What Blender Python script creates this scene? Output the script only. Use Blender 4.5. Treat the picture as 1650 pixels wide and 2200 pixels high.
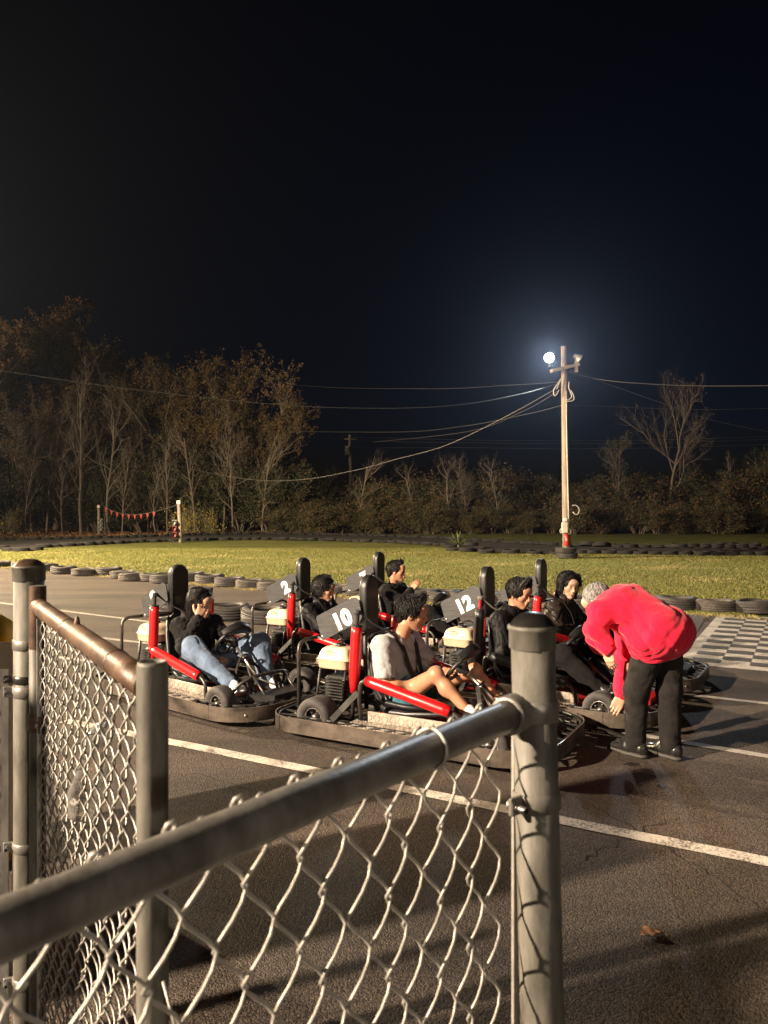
import bpy, math, random
import numpy as np
from mathutils import Vector, Matrix, Euler
for o in list(bpy.data.objects): bpy.data.objects.remove(o)
SC = bpy.context.scene
COL = SC.collection
PI = math.pi
R = math.radians

# ------------------------------------------------------------------ camera
CAM_H = 1.6
cd = bpy.data.cameras.new('camera'); cam = bpy.data.objects.new('camera', cd); COL.objects.link(cam)
cam.location = (0, 0, CAM_H); cam.rotation_euler = (R(90), 0, 0)
cd.sensor_fit = 'HORIZONTAL'; cd.sensor_width = 6.85; cd.lens = 6.858
cd.clip_start = 0.02; cd.clip_end = 2000
cd.dof.use_dof = True; cd.dof.focus_distance = 5.6; cd.dof.aperture_fstop = 2.2
SC.camera = cam
# ------------------------------------------------------------------ night sky, faint moon, exposure
w = bpy.data.worlds.new('World'); SC.world = w; w.use_nodes = True
nt = w.node_tree; nt.nodes.clear()
sky = nt.nodes.new('ShaderNodeTexSky'); sky.sky_type = 'NISHITA'; sky.sun_disc = False
sky.sun_elevation = R(-4); sky.sun_rotation = R(35); sky.air_density = 1.0; sky.dust_density = 0.6; sky.ozone_density = 3.0
SKY_STRENGTH = 0.05
bg = nt.nodes.new('ShaderNodeBackground'); bg.inputs[1].default_value = SKY_STRENGTH
out = nt.nodes.new('ShaderNodeOutputWorld')
nt.links.new(sky.outputs[0], bg.inputs[0]); nt.links.new(bg.outputs[0], out.inputs[0])
sl = bpy.data.lights.new('moon_light', 'SUN'); sl.energy = 0.012; sl.angle = R(0.5); sl.color = (0.8, 0.88, 1.0)
so = bpy.data.objects.new('moon_light', sl); COL.objects.link(so); so.rotation_euler = (R(50), 0, R(-60))
SC.view_settings.view_transform = 'Standard'; SC.view_settings.look = 'None'
SC.view_settings.exposure = 0.0; SC.view_settings.gamma = 1.0; SC.view_settings.use_curve_mapping = False
SC.cycles.use_denoising = True
SC.cycles.max_bounces = 6; SC.cycles.transparent_max_bounces = 8
SC.cycles.sample_clamp_indirect = 4.0
KEY_POWER = 43000.0; KEY_POS = (-12.5, -2.6, 6.6)
LAWN_POWER = 112000.0; LAWN_POS = (-21.0, 19.0, 8.5)
POLE_POWER = 2600.0

F = 1652.0
def G(u, v, z=0.0):
    Y = F * (CAM_H - z) / (v - 1100.0); return Vector(((u - 825.0) / F * Y, Y, z))
def AT(u, v, Y):
    return Vector(((u - 825.0) / F * Y, Y, CAM_H - (v - 1100.0) / F * Y))

# ------------------------------------------------------------------ materials
MATS = {}
def mat(name, col, rough=0.6, metal=0.0, var=0.0, vscale=6.0, bump=0.0, bscale=60.0, col2=None, stretch=None, spec=0.5,
        detail=4.0, coat=0.0, rvar=0.0, sheen=0.0, trans=0.0, emit=None, estr=0.0, lo=0.35, hi=0.65, sss=0.0, coords='Object'):
    if name in MATS: return MATS[name]
    m = bpy.data.materials.new(name); m.use_nodes = True
    n = m.node_tree.nodes; L = m.node_tree.links
    b = n['Principled BSDF']
    b.inputs['Base Color'].default_value = (*col, 1); b.inputs['Roughness'].default_value = rough
    b.inputs['Metallic'].default_value = metal; b.inputs['Specular IOR Level'].default_value = spec
    b.inputs['Coat Weight'].default_value = coat; b.inputs['Sheen Weight'].default_value = sheen
    b.inputs['Transmission Weight'].default_value = trans
    if sss: 
        b.inputs['Subsurface Weight'].default_value = sss; b.inputs['Subsurface Scale'].default_value = 0.01
        b.inputs['Subsurface Radius'].default_value = (1, .35, .2)
    if emit: b.inputs['Emission Color'].default_value = (*emit, 1); b.inputs['Emission Strength'].default_value = estr
    tc = n.new('ShaderNodeTexCoord'); src = tc.outputs[coords]
    if stretch:
        mp = n.new('ShaderNodeMapping'); mp.inputs['Scale'].default_value = stretch
        L.new(src, mp.inputs[0]); src = mp.outputs[0]
    if var or col2:
        nz = n.new('ShaderNodeTexNoise'); nz.inputs['Scale'].default_value = vscale; nz.inputs['Detail'].default_value = detail
        nz.inputs['Roughness'].default_value = 0.62
        L.new(src, nz.inputs['Vector'])
        rp = n.new('ShaderNodeValToRGB'); e = rp.color_ramp.elements
        e[0].position = lo; e[1].position = hi
        e[0].color = (*[c * (1 - var) for c in col], 1)
        e[1].color = (*(col2 if col2 else [min(1, c * (1 + var)) for c in col]), 1)
        L.new(nz.outputs['Fac'], rp.inputs[0]); L.new(rp.outputs[0], b.inputs['Base Color'])
        if rvar:
            mr = n.new('ShaderNodeMapRange'); mr.inputs[3].default_value = rough - rvar; mr.inputs[4].default_value = rough + rvar
            L.new(nz.outputs['Fac'], mr.inputs[0]); L.new(mr.outputs[0], b.inputs['Roughness'])
    if bump:
        nb = n.new('ShaderNodeTexNoise'); nb.inputs['Scale'].default_value = bscale; nb.inputs['Detail'].default_value = 5
        L.new(src, nb.inputs['Vector'])
        bp = n.new('ShaderNodeBump'); bp.inputs['Strength'].default_value = 1.0; bp.inputs['Distance'].default_value = bump
        L.new(nb.outputs['Fac'], bp.inputs['Height']); L.new(bp.outputs[0], b.inputs['Normal'])
    MATS[name] = m; return m

# ------------------------------------------------------------------ mesh builder
class MB:
    def __init__(s): s.v = []; s.f = []; s.sm = []; s.mi = []; s.cur = 0
    def add(s, vs, fs, smooth=False):
        o = len(s.v); s.v.extend([tuple(p) for p in vs])
        for f in fs: s.f.append(tuple(i + o for i in f)); s.sm.append(smooth); s.mi.append(s.cur)
        return s
    def box(s, c, d, rot=None, bevel=0.0):
        x, y, z = d[0] / 2, d[1] / 2, d[2] / 2
        if bevel <= 0:
            vs = [Vector(p) for p in ((-x,-y,-z),(x,-y,-z),(x,y,-z),(-x,y,-z),(-x,-y,z),(x,-y,z),(x,y,z),(-x,y,z))]
            fs = [(0,3,2,1),(4,5,6,7),(0,1,5,4),(1,2,6,5),(2,3,7,6),(3,0,4,7)]
        else:
            b = min(bevel, x * .95, y * .95, z * .95); vs = []; 
            rings = [(-z, b), (-z + b, 0), (z - b, 0), (z, b)]
            for (zz, ins) in rings:
                X, Y = x - ins, y - ins; e = b - ins * 0.999 if ins else b
                e = max(e, b * .3)
                vs += [Vector(p) for p in ((-X+e,-Y,zz),(X-e,-Y,zz),(X,-Y+e,zz),(X,Y-e,zz),(X-e,Y,zz),(-X+e,Y,zz),(-X,Y-e,zz),(-X,-Y+e,zz))]
            fs = [tuple(reversed(range(8))), tuple(range(24, 32))]
            for k in range(3):
                for i in range(8):
                    j = (i + 1) % 8; fs.append((k*8+i, k*8+j, k*8+8+j, k*8+8+i))
        M = rot if rot is not None else Matrix.Identity(3)
        return s.add([M @ p + Vector(c) for p in vs], fs, False)
    def tube(s, pts, r, n=10, caps=True, closed=False, smooth=True, flat=None):
        pts = [Vector(p) for p in pts]; m = len(pts)
        rs = r if isinstance(r, (list, tuple)) else [r] * m
        T = []
        for i in range(m):
            if closed: t = pts[(i + 1) % m] - pts[i - 1]
            elif i == 0: t = pts[1] - pts[0]
            elif i == m - 1: t = pts[-1] - pts[-2]
            else: t = (pts[i + 1] - pts[i]).normalized() + (pts[i] - pts[i - 1]).normalized()
            T.append(t.normalized() if t.length > 1e-9 else Vector((0, 0, 1)))
        up = Vector((0, 0, 1)) if abs(T[0].z) < .9 else Vector((1, 0, 0))
        N = (up - T[0] * up.dot(T[0])).normalized(); vs = []
        for i in range(m):
            N = (N - T[i] * N.dot(T[i])); N = N.normalized() if N.length > 1e-6 else T[i].orthogonal().normalized()
            B = T[i].cross(N)
            for k in range(n):
                a = 2 * PI * k / n; q = N * math.cos(a) * (flat if flat else 1.0) + B * math.sin(a)
                vs.append(pts[i] + q * rs[i])
        fs = []
        for i in range(m if closed else m - 1):
            j = (i + 1) % m
            for k in range(n):
                l = (k + 1) % n; fs.append((i*n+k, i*n+l, j*n+l, j*n+k))
        s.add(vs, fs, smooth)
        if caps and not closed:
            o = len(s.v) - len(vs)
            for f in (tuple(o + k for k in reversed(range(n))), tuple(o + (m-1)*n + k for k in range(n))):
                s.f.append(f); s.sm.append(False); s.mi.append(s.cur)
        return s
    def lathe(s, prof, n=32, axis=None, center=(0,0,0), smooth=True, closed=False, jit=None):
        """prof: (radius, height) ; axis: 3x3 matrix whose z column is the axis"""
        M = axis if axis is not None else Matrix.Identity(3); c = Vector(center); vs = []
        for (r, z) in prof:
            for k in range(n):
                a = 2 * PI * k / n; vs.append(M @ Vector((r * math.cos(a), r * math.sin(a), z)) + c)
        fs = []; m = len(prof)
        for i in range(m if closed else m - 1):
            j = (i + 1) % m
            for k in range(n):
                l = (k + 1) % n; fs.append((i*n+k, i*n+l, j*n+l, j*n+k))
        return s.add(vs, fs, smooth)
    def prism(s, poly, t, M=None, c=(0,0,0)):
        """poly in local xy, extruded +-t/2 along local z"""
        M = M if M is not None else Matrix.Identity(3); c = Vector(c); n = len(poly)
        vs = [M @ Vector((p[0], p[1], -t/2)) + c for p in poly] + [M @ Vector((p[0], p[1], t/2)) + c for p in poly]
        fs = [tuple(reversed(range(n))), tuple(range(n, 2*n))] + [(i, (i+1) % n, n+(i+1) % n, n+i) for i in range(n)]
        return s.add(vs, fs, False)
    def strip(s, pts, width_dirs, wd, th=0.003):
        """flat strap along pts; width_dirs per point"""
        pts = [Vector(p) for p in pts]; vs = []
        m = len(pts)
        for i, p in enumerate(pts):
            t = (pts[min(i+1, m-1)] - pts[max(i-1, 0)]).normalized(); wv = Vector(width_dirs[i] if isinstance(width_dirs[0], (tuple, list, Vector)) else width_dirs)
            wv = (wv - t * wv.dot(t)).normalized(); nn = t.cross(wv)
            for (a, b) in ((-1,-1),(1,-1),(1,1),(-1,1)): vs.append(p + wv * (a*wd/2) + nn * (b*th/2))
        fs = [(0,3,2,1), ((m-1)*4, (m-1)*4+1, (m-1)*4+2, (m-1)*4+3)]
        for i in range(m-1):
            for k in range(4): l = (k+1) % 4; fs.append((i*4+k, i*4+l, i*4+4+l, i*4+4+k))
        return s.add(vs, fs, False)
    def mesh(s, name, mats):
        me = bpy.data.meshes.new(name); me.from_pydata(s.v, [], s.f)
        me.polygons.foreach_set('use_smooth', s.sm); me.polygons.foreach_set('material_index', s.mi)
        for m in (mats if isinstance(mats, (list, tuple)) else [mats]): me.materials.append(m)
        me.update(); return me
    def build(s, name, mats, parent=None, loc=None, rz=None):
        return obj(name, s.mesh(name, mats), parent, loc, rz)

def obj(name, me, parent=None, loc=None, rz=None):
    o = bpy.data.objects.new(name, me); COL.objects.link(o)
    if parent: o.parent = parent
    if loc is not None: o.location = loc
    if rz is not None: o.rotation_euler = (0, 0, rz)
    return o
def empty(name, loc=(0,0,0), rz=0.0):
    o = bpy.data.objects.new(name, None); COL.objects.link(o); o.location = loc; o.rotation_euler = (0, 0, rz); o.empty_display_size = .2
    return o
def tag(o, label=None, cat=None, group=None, kind=None):
    if label: o['label'] = label
    if cat: o['category'] = cat
    if group: o['group'] = group
    if kind: o['kind'] = kind
    return o
def copy_tree(o, parent=None):
    c = o.copy(); COL.objects.link(c); c.parent = parent
    for ch in list(o.children): copy_tree(ch, c)
    return c
def npmesh(name, V, Q, mats, smooth=True, mi=None):
    """numpy quads/tris -> mesh"""
    me = bpy.data.meshes.new(name); k = Q.shape[1]
    me.vertices.add(len(V)); me.vertices.foreach_set('co', np.ascontiguousarray(V, dtype=np.float32).ravel())
    me.loops.add(Q.size); me.loops.foreach_set('vertex_index', np.ascontiguousarray(Q, dtype=np.int32).ravel())
    me.polygons.add(len(Q)); me.polygons.foreach_set('loop_start', np.arange(0, Q.size, k, dtype=np.int32))
    me.polygons.foreach_set('loop_total', np.full(len(Q), k, dtype=np.int32))
    me.polygons.foreach_set('use_smooth', np.full(len(Q), smooth, dtype=bool))
    if mi is not None: me.polygons.foreach_set('material_index', np.ascontiguousarray(mi, dtype=np.int32))
    for m in (mats if isinstance(mats, (list, tuple)) else [mats]): me.materials.append(m)
    me.update(calc_edges=True); me.validate(); return me
def arc(c, r, a0, a1, n, ax=(1,0,0), ay=(0,0,1)):
    c = Vector(c); ax = Vector(ax); ay = Vector(ay)
    return [c + ax * (r*math.cos(R(a0+(a1-a0)*i/(n-1)))) + ay * (r*math.sin(R(a0+(a1-a0)*i/(n-1)))) for i in range(n)]
def fillet(pts, rad, n=5):
    """round the inner corners of a polyline"""
    pts = [Vector(p) for p in pts]; res = [pts[0]]
    for i in range(1, len(pts)-1):
        p, a, b = pts[i], pts[i-1], pts[i+1]
        da, db = (a-p), (b-p); k = min(rad, da.length*.48, db.length*.48)
        s, e = p + da.normalized()*k, p + db.normalized()*k
        for j in range(n):
            t = j/(n-1); res.append(s*(1-t)**2 + p*2*t*(1-t) + e*t*t)
    res.append(pts[-1]); return res
def rotz(a): return Matrix.Rotation(a, 3, 'Z')
def zto(d):
    """3x3 with z axis along d"""
    return Vector(d).normalized().to_track_quat('Z', 'Y').to_matrix()
_TXT = {}
def text_mesh(txt, size, extrude, bold, m):
    key = (txt, size)
    if key in _TXT: return _TXT[key]
    c = bpy.data.curves.new('digits', 'FONT'); c.body = txt; c.size = size; c.extrude = extrude; c.offset = bold
    c.align_x = 'CENTER'; c.align_y = 'CENTER'; c.resolution_u = 4; c.space_character = 1.05
    o = bpy.data.objects.new('tmp_text', c); COL.objects.link(o)
    dg = bpy.context.evaluated_depsgraph_get(); me = bpy.data.meshes.new_from_object(o.evaluated_get(dg))
    me.name = 'digits'; bpy.data.objects.remove(o); bpy.data.curves.remove(c)
    me.materials.clear(); me.materials.append(m); _TXT[key] = me; return me

def ordinal(i):
    o = ['first','second','third','fourth','fifth','sixth','seventh','eighth','ninth','tenth','eleventh','twelfth','thirteenth','fourteenth','fifteenth','sixteenth','seventeenth','eighteenth','nineteenth','twentieth']
    if i < 20: return o[i]
    t, r = divmod(i + 1, 10); tens = {2:'twent',3:'thirt',4:'fort',5:'fift',6:'sixt',7:'sevent',8:'eight',9:'ninet',10:'hundr'}[t]
    return tens + 'ieth' if r == 0 else tens + 'y-' + o[r - 1]
# ================================================================== ground, lawn, track, paint
def asphalt_material(name, base, light, scale_big):
    m = bpy.data.materials.new(name); m.use_nodes = True; n = m.node_tree.nodes; L = m.node_tree.links; b = n['Principled BSDF']
    tc = n.new('ShaderNodeTexCoord')
    v = n.new('ShaderNodeTexVoronoi'); v.inputs['Scale'].default_value = 130; L.new(tc.outputs['Object'], v.inputs['Vector'])
    n1 = n.new('ShaderNodeTexNoise'); n1.inputs['Scale'].default_value = 220; n1.inputs['Detail'].default_value = 3; L.new(tc.outputs['Object'], n1.inputs['Vector'])
    n2 = n.new('ShaderNodeTexNoise'); n2.inputs['Scale'].default_value = scale_big; n2.inputs['Detail'].default_value = 6; n2.inputs['Roughness'].default_value = .6
    mp = n.new('ShaderNodeMapping'); mp.inputs['Rotation'].default_value = (0, 0, R(-32)); mp.inputs['Scale'].default_value = (.28, 1.3, 1); L.new(tc.outputs['Object'], mp.inputs[0]); L.new(mp.outputs[0], n2.inputs['Vector'])
    r1 = n.new('ShaderNodeValToRGB'); e = r1.color_ramp.elements; e[0].position = .3; e[1].position = .8
    e[0].color = (*[c*.55 for c in base], 1); e[1].color = (*light, 1)
    # stone tint per cell
    sp = n.new('ShaderNodeSeparateColor'); L.new(v.outputs['Color'], sp.inputs[0])
    mixf = n.new('ShaderNodeMath'); mixf.operation = 'MULTIPLY_ADD'; mixf.inputs[1].default_value = .55; L.new(sp.outputs[0], mixf.inputs[0])
    sc = n.new('ShaderNodeMath'); sc.operation = 'MULTIPLY'; sc.inputs[1].default_value = .5; L.new(n1.outputs['Fac'], sc.inputs[0]); L.new(sc.outputs[0], mixf.inputs[2])
    L.new(mixf.outputs[0], r1.inputs[0])
    r2 = n.new('ShaderNodeValToRGB'); e = r2.color_ramp.elements; e[0].position = .33; e[1].position = .68; e[0].color = (.5,.5,.5,1); e[1].color = (1.25,1.2,1.15,1)  # streaked stains and skid marks, also standing in for long cast shadows
    L.new(n2.outputs['Fac'], r2.inputs[0])
    mx = n.new('ShaderNodeMix'); mx.data_type = 'RGBA'; mx.blend_type = 'MULTIPLY'; mx.inputs[0].default_value = 1
    L.new(r1.outputs[0], mx.inputs[6]); L.new(r2.outputs[0], mx.inputs[7]); L.new(mx.outputs[2], b.inputs['Base Color'])
    # cracks
    b.inputs['Roughness'].default_value = .62; b.inputs['Specular IOR Level'].default_value = .3
    mr = n.new('ShaderNodeMapRange'); mr.inputs[3].default_value = .9; mr.inputs[4].default_value = .62; L.new(n2.outputs['Fac'], mr.inputs[0]); L.new(mr.outputs[0], b.inputs['Roughness'])
    bp = n.new('ShaderNodeBump'); bp.inputs['Distance'].default_value = .0045; bp.inputs['Strength'].default_value = 1
    hm = n.new('ShaderNodeMath'); hm.operation = 'SUBTRACT'; L.new(n1.outputs['Fac'], hm.inputs[0]); L.new(v.outputs['Distance'], hm.inputs[1])
    L.new(hm.outputs[0], bp.inputs['Height']); L.new(bp.outputs[0], b.inputs['Normal'])
    return m
ASPH = asphalt_material('asphalt', (.056,.044,.036), (.102,.081,.064), 1.1)
TRK = asphalt_material('track_asphalt', (.05,.045,.043), (.09,.08,.075), .8)

def lawn_material():
    m = bpy.data.materials.new('lawn_turf'); m.use_nodes = True; n = m.node_tree.nodes; L = m.node_tree.links; b = n['Principled BSDF']
    tc = n.new('ShaderNodeTexCoord')
    n2 = n.new('ShaderNodeTexNoise'); n2.inputs['Scale'].default_value = .5; n2.inputs['Detail'].default_value = 5
    mp = n.new('ShaderNodeMapping'); mp.inputs['Scale'].default_value = (.55, 1.2, 1); mp.inputs['Rotation'].default_value = (0,0,R(-12)); L.new(tc.outputs['Object'], mp.inputs[0]); L.new(mp.outputs[0], n2.inputs['Vector'])
    n3 = n.new('ShaderNodeTexNoise'); n3.inputs['Scale'].default_value = 28; n3.inputs['Detail'].default_value = 6; n3.inputs['Roughness'].default_value = .75; L.new(tc.outputs['Object'], n3.inputs['Vector'])
    ad = n.new('ShaderNodeMath'); ad.operation = 'MULTIPLY_ADD'; ad.inputs[1].default_value = .7; L.new(n3.outputs['Fac'], ad.inputs[0])
    ms = n.new('ShaderNodeMath'); ms.operation = 'MULTIPLY'; ms.inputs[1].default_value = .62; L.new(n2.outputs['Fac'], ms.inputs[0]); L.new(ms.outputs[0], ad.inputs[2])
    rp = n.new('ShaderNodeValToRGB'); e = rp.color_ramp.elements
    e[0].position = .42; e[0].color = (.04,.055,.012,1); e[1].position = .95; e[1].color = (.28,.21,.09,1)
    k = e.new(.6); k.color = (.098,.112,.025,1); k = e.new(.76); k.color = (.175,.155,.046,1)
    L.new(ad.outputs[0], rp.inputs[0]); L.new(rp.outputs[0], b.inputs['Base Color'])
    b.inputs['Roughness'].default_value = .9; b.inputs['Specular IOR Level'].default_value = .15
    bp = n.new('ShaderNodeBump'); bp.inputs['Distance'].default_value = .06; L.new(n3.outputs['Fac'], bp.inputs['Height']); L.new(bp.outputs[0], b.inputs['Normal'])
    return m
LAWN = lawn_material()
def sheet(name, poly, z, m, kind='structure'):
    b = MB(); b.add([(p[0], p[1], z) for p in poly], [tuple(range(len(poly)))]); o = b.build(name, m); tag(o, kind=kind); return o
# big ground (grass and leaf litter) to the horizon
g = MB(); g.add([(-900,-60,-.012),(900,-60,-.012),(900,1500,-.012),(-900,1500,-.012)], [(0,1,2,3)])
tag(g.build('ground', LAWN), kind='structure')
# pit asphalt: everything on the camera's side of the near tyre row
EDGE = [G(-420,1189), G(-100,1212), G(0,1219), G(120,1230), G(270,1242), G(400,1253), G(540,1266), G(725,1281), G(930,1297), G(1150,1304), G(1290,1310), G(1465,1318), G(1560,1325), G(1640,1330), G(1900,1345), G(2600,1380)]
sheet('asphalt_paving', [(-40,-20,0)] + [(30,-20,0)] + [tuple(p) for p in reversed(EDGE)] + [(-40, EDGE[0].y, 0)], 0.0, ASPH)
def band(name, near, far, z, m):
    b = MB(); n = len(near); b.add([(p[0],p[1],z) for p in near]+[(p[0],p[1],z) for p in far], [(i,i+1,n+i+1,n+i) for i in range(n-1)])
    return tag(b.build(name, m), kind='structure')
def lerp_poly(P, n):
    P = [Vector((p[0],p[1],0)) for p in P]; d = [0]
    for i in range(1,len(P)): d.append(d[-1]+(P[i]-P[i-1]).length)
    res = []
    for k in range(n):
        t = d[-1]*k/(n-1); i = 0
        while i < len(P)-2 and d[i+1] < t: i += 1
        a = (t-d[i])/max(1e-6,d[i+1]-d[i]); res.append(P[i].lerp(P[i+1], a))
    return res
# far loop of the track
TN = [G(-500,1196), G(-120,1184), G(100,1175.5), G(300,1165), G(420,1161), G(560,1159), G(720,1162), G(860,1166.5), G(960,1173), G(1050,1186), G(1190,1189), G(1330,1189), G(1480,1191), G(1650,1192), G(2000,1194)]
TF = [G(-500,1170), G(-120,1163), G(100,1159.5), G(300,1154), G(420,1150), G(560,1147.5), G(720,1150), G(860,1154), G(960,1158), G(1080,1165), G(1190,1172), G(1330,1176), G(1480,1178), G(1650,1180), G(2000,1182)]
band('race_track', TN, TF, 0.0, TRK)
# leaf litter strip beneath the wood on the left
LIT = mat('leaf_litter', (.07,.035,.016), .95, var=.6, vscale=3.2, bump=.08, bscale=14, col2=(.24,.105,.04), detail=9, lo=.4, hi=.72, spec=.1)
band('leaf_litter_ground', [G(-700,1169),G(-120,1160),G(100,1157),G(300,1151.5),G(560,1145.5),G(640,1146)], [G(-700,1122),G(-120,1122),G(100,1122),G(300,1122),G(560,1124),G(640,1126)], -.006, LIT)

# ------------------------------------------------------------------ painted lines
def paint_material(name, col, under):
    m = bpy.data.materials.new(name); m.use_nodes = True; n = m.node_tree.nodes; L = m.node_tree.links; b = n['Principled BSDF']
    tc = n.new('ShaderNodeTexCoord')
    a = n.new('ShaderNodeTexNoise'); a.inputs['Scale'].default_value = 85; a.inputs['Detail'].default_value = 4; L.new(tc.outputs['Object'], a.inputs['Vector'])
    c = n.new('ShaderNodeTexNoise'); c.inputs['Scale'].default_value = 5; c.inputs['Detail'].default_value = 5; L.new(tc.outputs['Object'], c.inputs['Vector'])
    ad = n.new('ShaderNodeMath'); ad.operation = 'MULTIPLY_ADD'; ad.inputs[1].default_value = .45; L.new(c.outputs['Fac'], ad.inputs[0]); 
    ms = n.new('ShaderNodeMath'); ms.operation = 'MULTIPLY'; ms.inputs[1].default_value = .6; L.new(a.outputs['Fac'], ms.inputs[0]); L.new(ms.outputs[0], ad.inputs[2])
    rp = n.new('ShaderNodeValToRGB'); e = rp.color_ramp.elements; e[0].position = .39; e[0].color = (*under,1); e[1].position = .54; e[1].color = (*col,1)
    L.new(ad.outputs[0], rp.inputs[0]); L.new(rp.outputs[0], b.inputs['Base Color']); b.inputs['Roughness'].default_value = .65
    bp = n.new('ShaderNodeBump'); bp.inputs['Distance'].default_value = .003; L.new(a.outputs['Fac'], bp.inputs['Height']); L.new(bp.outputs[0], b.inputs['Normal'])
    return m
PAINT = paint_material('worn_white_paint', (.52,.47,.41), (.09,.075,.062))
PAINT_OLD = paint_material('faded_white_paint', (.34,.31,.28), (.11,.1,.09))
def line(a, b, wd, m=PAINT, z=.004):
    a, b = Vector((a[0],a[1],0)), Vector((b[0],b[1],0)); d = (b-a).normalized(); nn = Vector((-d.y,d.x,0))*wd/2
    k = max(2, int((b-a).length/.12)); rnd = random.Random(int(a.x*100)); vs = []
    for i in range(k+1):
        p = a.lerp(b, i/k); j1, j2 = rnd.uniform(-.004,.004), rnd.uniform(-.004,.004)
        vs += [p-nn*(1+j1*20)+Vector((0,0,z)), p+nn*(1+j2*20)+Vector((0,0,z))]
    mb = MB(); mb.add(vs, [(2*i,2*i+2,2*i+3,2*i+1) for i in range(k)]); return tag(mb.build('painted_line', m), kind='structure')
line(G(140,1549), G(1900,1903), .105)
line(G(-200,1270), G(760,1392), .085, PAINT_OLD)
line(G(-100,1334), G(500,1404), .09, PAINT_OLD)
line(G(-60,1388), G(330,1440), .09, PAINT_OLD)
line(G(1150,1542), G(1900,1668), .085, PAINT_OLD)
line(G(1200,1462), G(1900,1540), .08, PAINT_OLD)
line(G(640,1325), G(1330,1420), .08, PAINT_OLD)
# chequered start line
CK = MB(); A0 = G(1481,1424); dd = Vector((math.cos(R(-29)), math.sin(R(-29)),0)); nn_ = Vector((-dd.y,dd.x,0))
CKW = paint_material('chequer_white', (.40,.375,.34), (.13,.115,.1)); CKB = mat('chequer_black', (.05,.045,.041), .6, var=.35, vscale=9, bump=.002, bscale=120)
cw, rh, ncol, nrow = .285, .225, 9, 19
def quad(b, p, a, c, z): b.add([p+Vector((0,0,z)), p+a+Vector((0,0,z)), p+a+c+Vector((0,0,z)), p+c+Vector((0,0,z))], [(0,1,2,3)])
mg = .13
CK.cur = 0; quad(CK, A0-dd*mg-nn_*.1, dd*(ncol*cw+2*mg), nn_*(nrow*rh+.12), .004)
CK.cur = 1
for i in range(ncol):
    for j in range(nrow):
        if (i+j) % 2 == 0: quad(CK, A0+dd*(i*cw)+nn_*(j*rh+.1), dd*(cw-.006), nn_*(rh-.006), .008)
tag(CK.build('chequered_start_line', [CKW, CKB]), kind='structure')
# a darker square patch of tarmac left of the chequers
sheet('tarmac_patch', [tuple(G(1395,1316)), tuple(G(1522,1319)), tuple(G(1480,1385)), tuple(G(1350,1370))], .004, TRK)
# oil stains
STAIN = mat('oil_stain', (.022,.018,.016), .35, var=.4, vscale=20)
for (u,v,rx,ry) in ((1358,1642,.05,.018),(1385,1656,.06,.02),(1420,1690,.03,.015)):
    p = G(u,v); b = MB(); rr = random.Random(u); k = 18
    b.add([p+Vector((rx*math.cos(2*PI*i/k)*rr.uniform(.7,1.2), ry*2*math.sin(2*PI*i/k)*rr.uniform(.7,1.2), .003)) for i in range(k)], [tuple(range(k))]); tag(b.build('oil_stain', STAIN), kind='structure')

# cracks in the tarmac
CRK = mat('tarmac_crack', (.014,.012,.011), .9)
for ci,(a,b_) in enumerate((((1230,1712),(1640,1950)),((420,1660),(760,1770)),((1500,1560),(1700,1600)),((60,1290),(420,1283)),((560,1352),(330,1372)),((1260,1850),(1420,1760)))):
    p,q = G(*a), G(*b_); rr = random.Random(ci); b = MB(); vs = []; k = 26; d = (q-p).normalized(); nn = Vector((-d.y,d.x,0)); off = 0.0
    for i in range(k+1):
        off = off*.8+rr.uniform(-.025,.025); wd = .0035*rr.uniform(.5,1.4); c = p.lerp(q,i/k)+nn*off+Vector((0,0,.0025)); vs += [c-nn*wd, c+nn*wd]
    b.add(vs, [(2*i,2*i+2,2*i+3,2*i+1) for i in range(k)]); tag(b.build('tarmac_crack', CRK), kind='structure')
# ------------------------------------------------------------------ grass blades (stuff)
def grass_blades(name, pts_fn, n, seed, m):
    rs = np.random.RandomState(seed); P = pts_fn(rs, n); n = len(P)
    a = rs.rand(n)*2*PI; hgt = .018+.03*rs.rand(n)**1.5; wd = .005+.004*rs.rand(n); ln = rs.rand(n)*.035; b = rs.rand(n)*2*PI
    V = np.zeros((n,3,3)); V[:,0] = P; V[:,1] = P; V[:,2] = P
    V[:,0,0] -= np.cos(a)*wd; V[:,0,1] -= np.sin(a)*wd; V[:,1,0] += np.cos(a)*wd; V[:,1,1] += np.sin(a)*wd
    V[:,2,0] += np.cos(b)*ln; V[:,2,1] += np.sin(b)*ln; V[:,2,2] += hgt
    pt = np.sin(P[:,0]*.9+1.7*np.sin(P[:,1]*.7))+np.sin(P[:,1]*1.3+P[:,0]*.5)+.8*np.sin(P[:,0]*2.3-P[:,1]*1.9); q = rs.rand(n); mi = np.where(q < np.clip(.10+.25*(pt-.9), .04, .7), 2, np.where(rs.rand(n) < .55, 0, 1))
    o = obj(name, npmesh(name, V.reshape(-1,3), np.arange(n*3).reshape(-1,3), m, False, mi)); return o
GM = [mat('grass_green', (.098,.112,.025), .7, spec=.25), mat('grass_olive', (.175,.16,.046), .7, spec=.25), mat('grass_straw', (.32,.25,.11), .75, spec=.2)]
EX = np.array([p.x for p in EDGE]); EY = np.array([p.y for p in EDGE])
def lawn_pts(rs, n):
    u = rs.uniform(-40, 1700, n); Y = 12 + (rs.rand(n)**1.6)*22; X = (u-825)/F*Y
    ye = np.interp(X, EX, EY); k = Y > ye + .12; k &= Y < np.interp(X, [p.x for p in TN[:10]]+[p.x for p in TN[10:]], [p.y for p in TN]) - .2
    return np.stack([X[k], Y[k], np.full(k.sum(), -.012)], 1)
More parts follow.
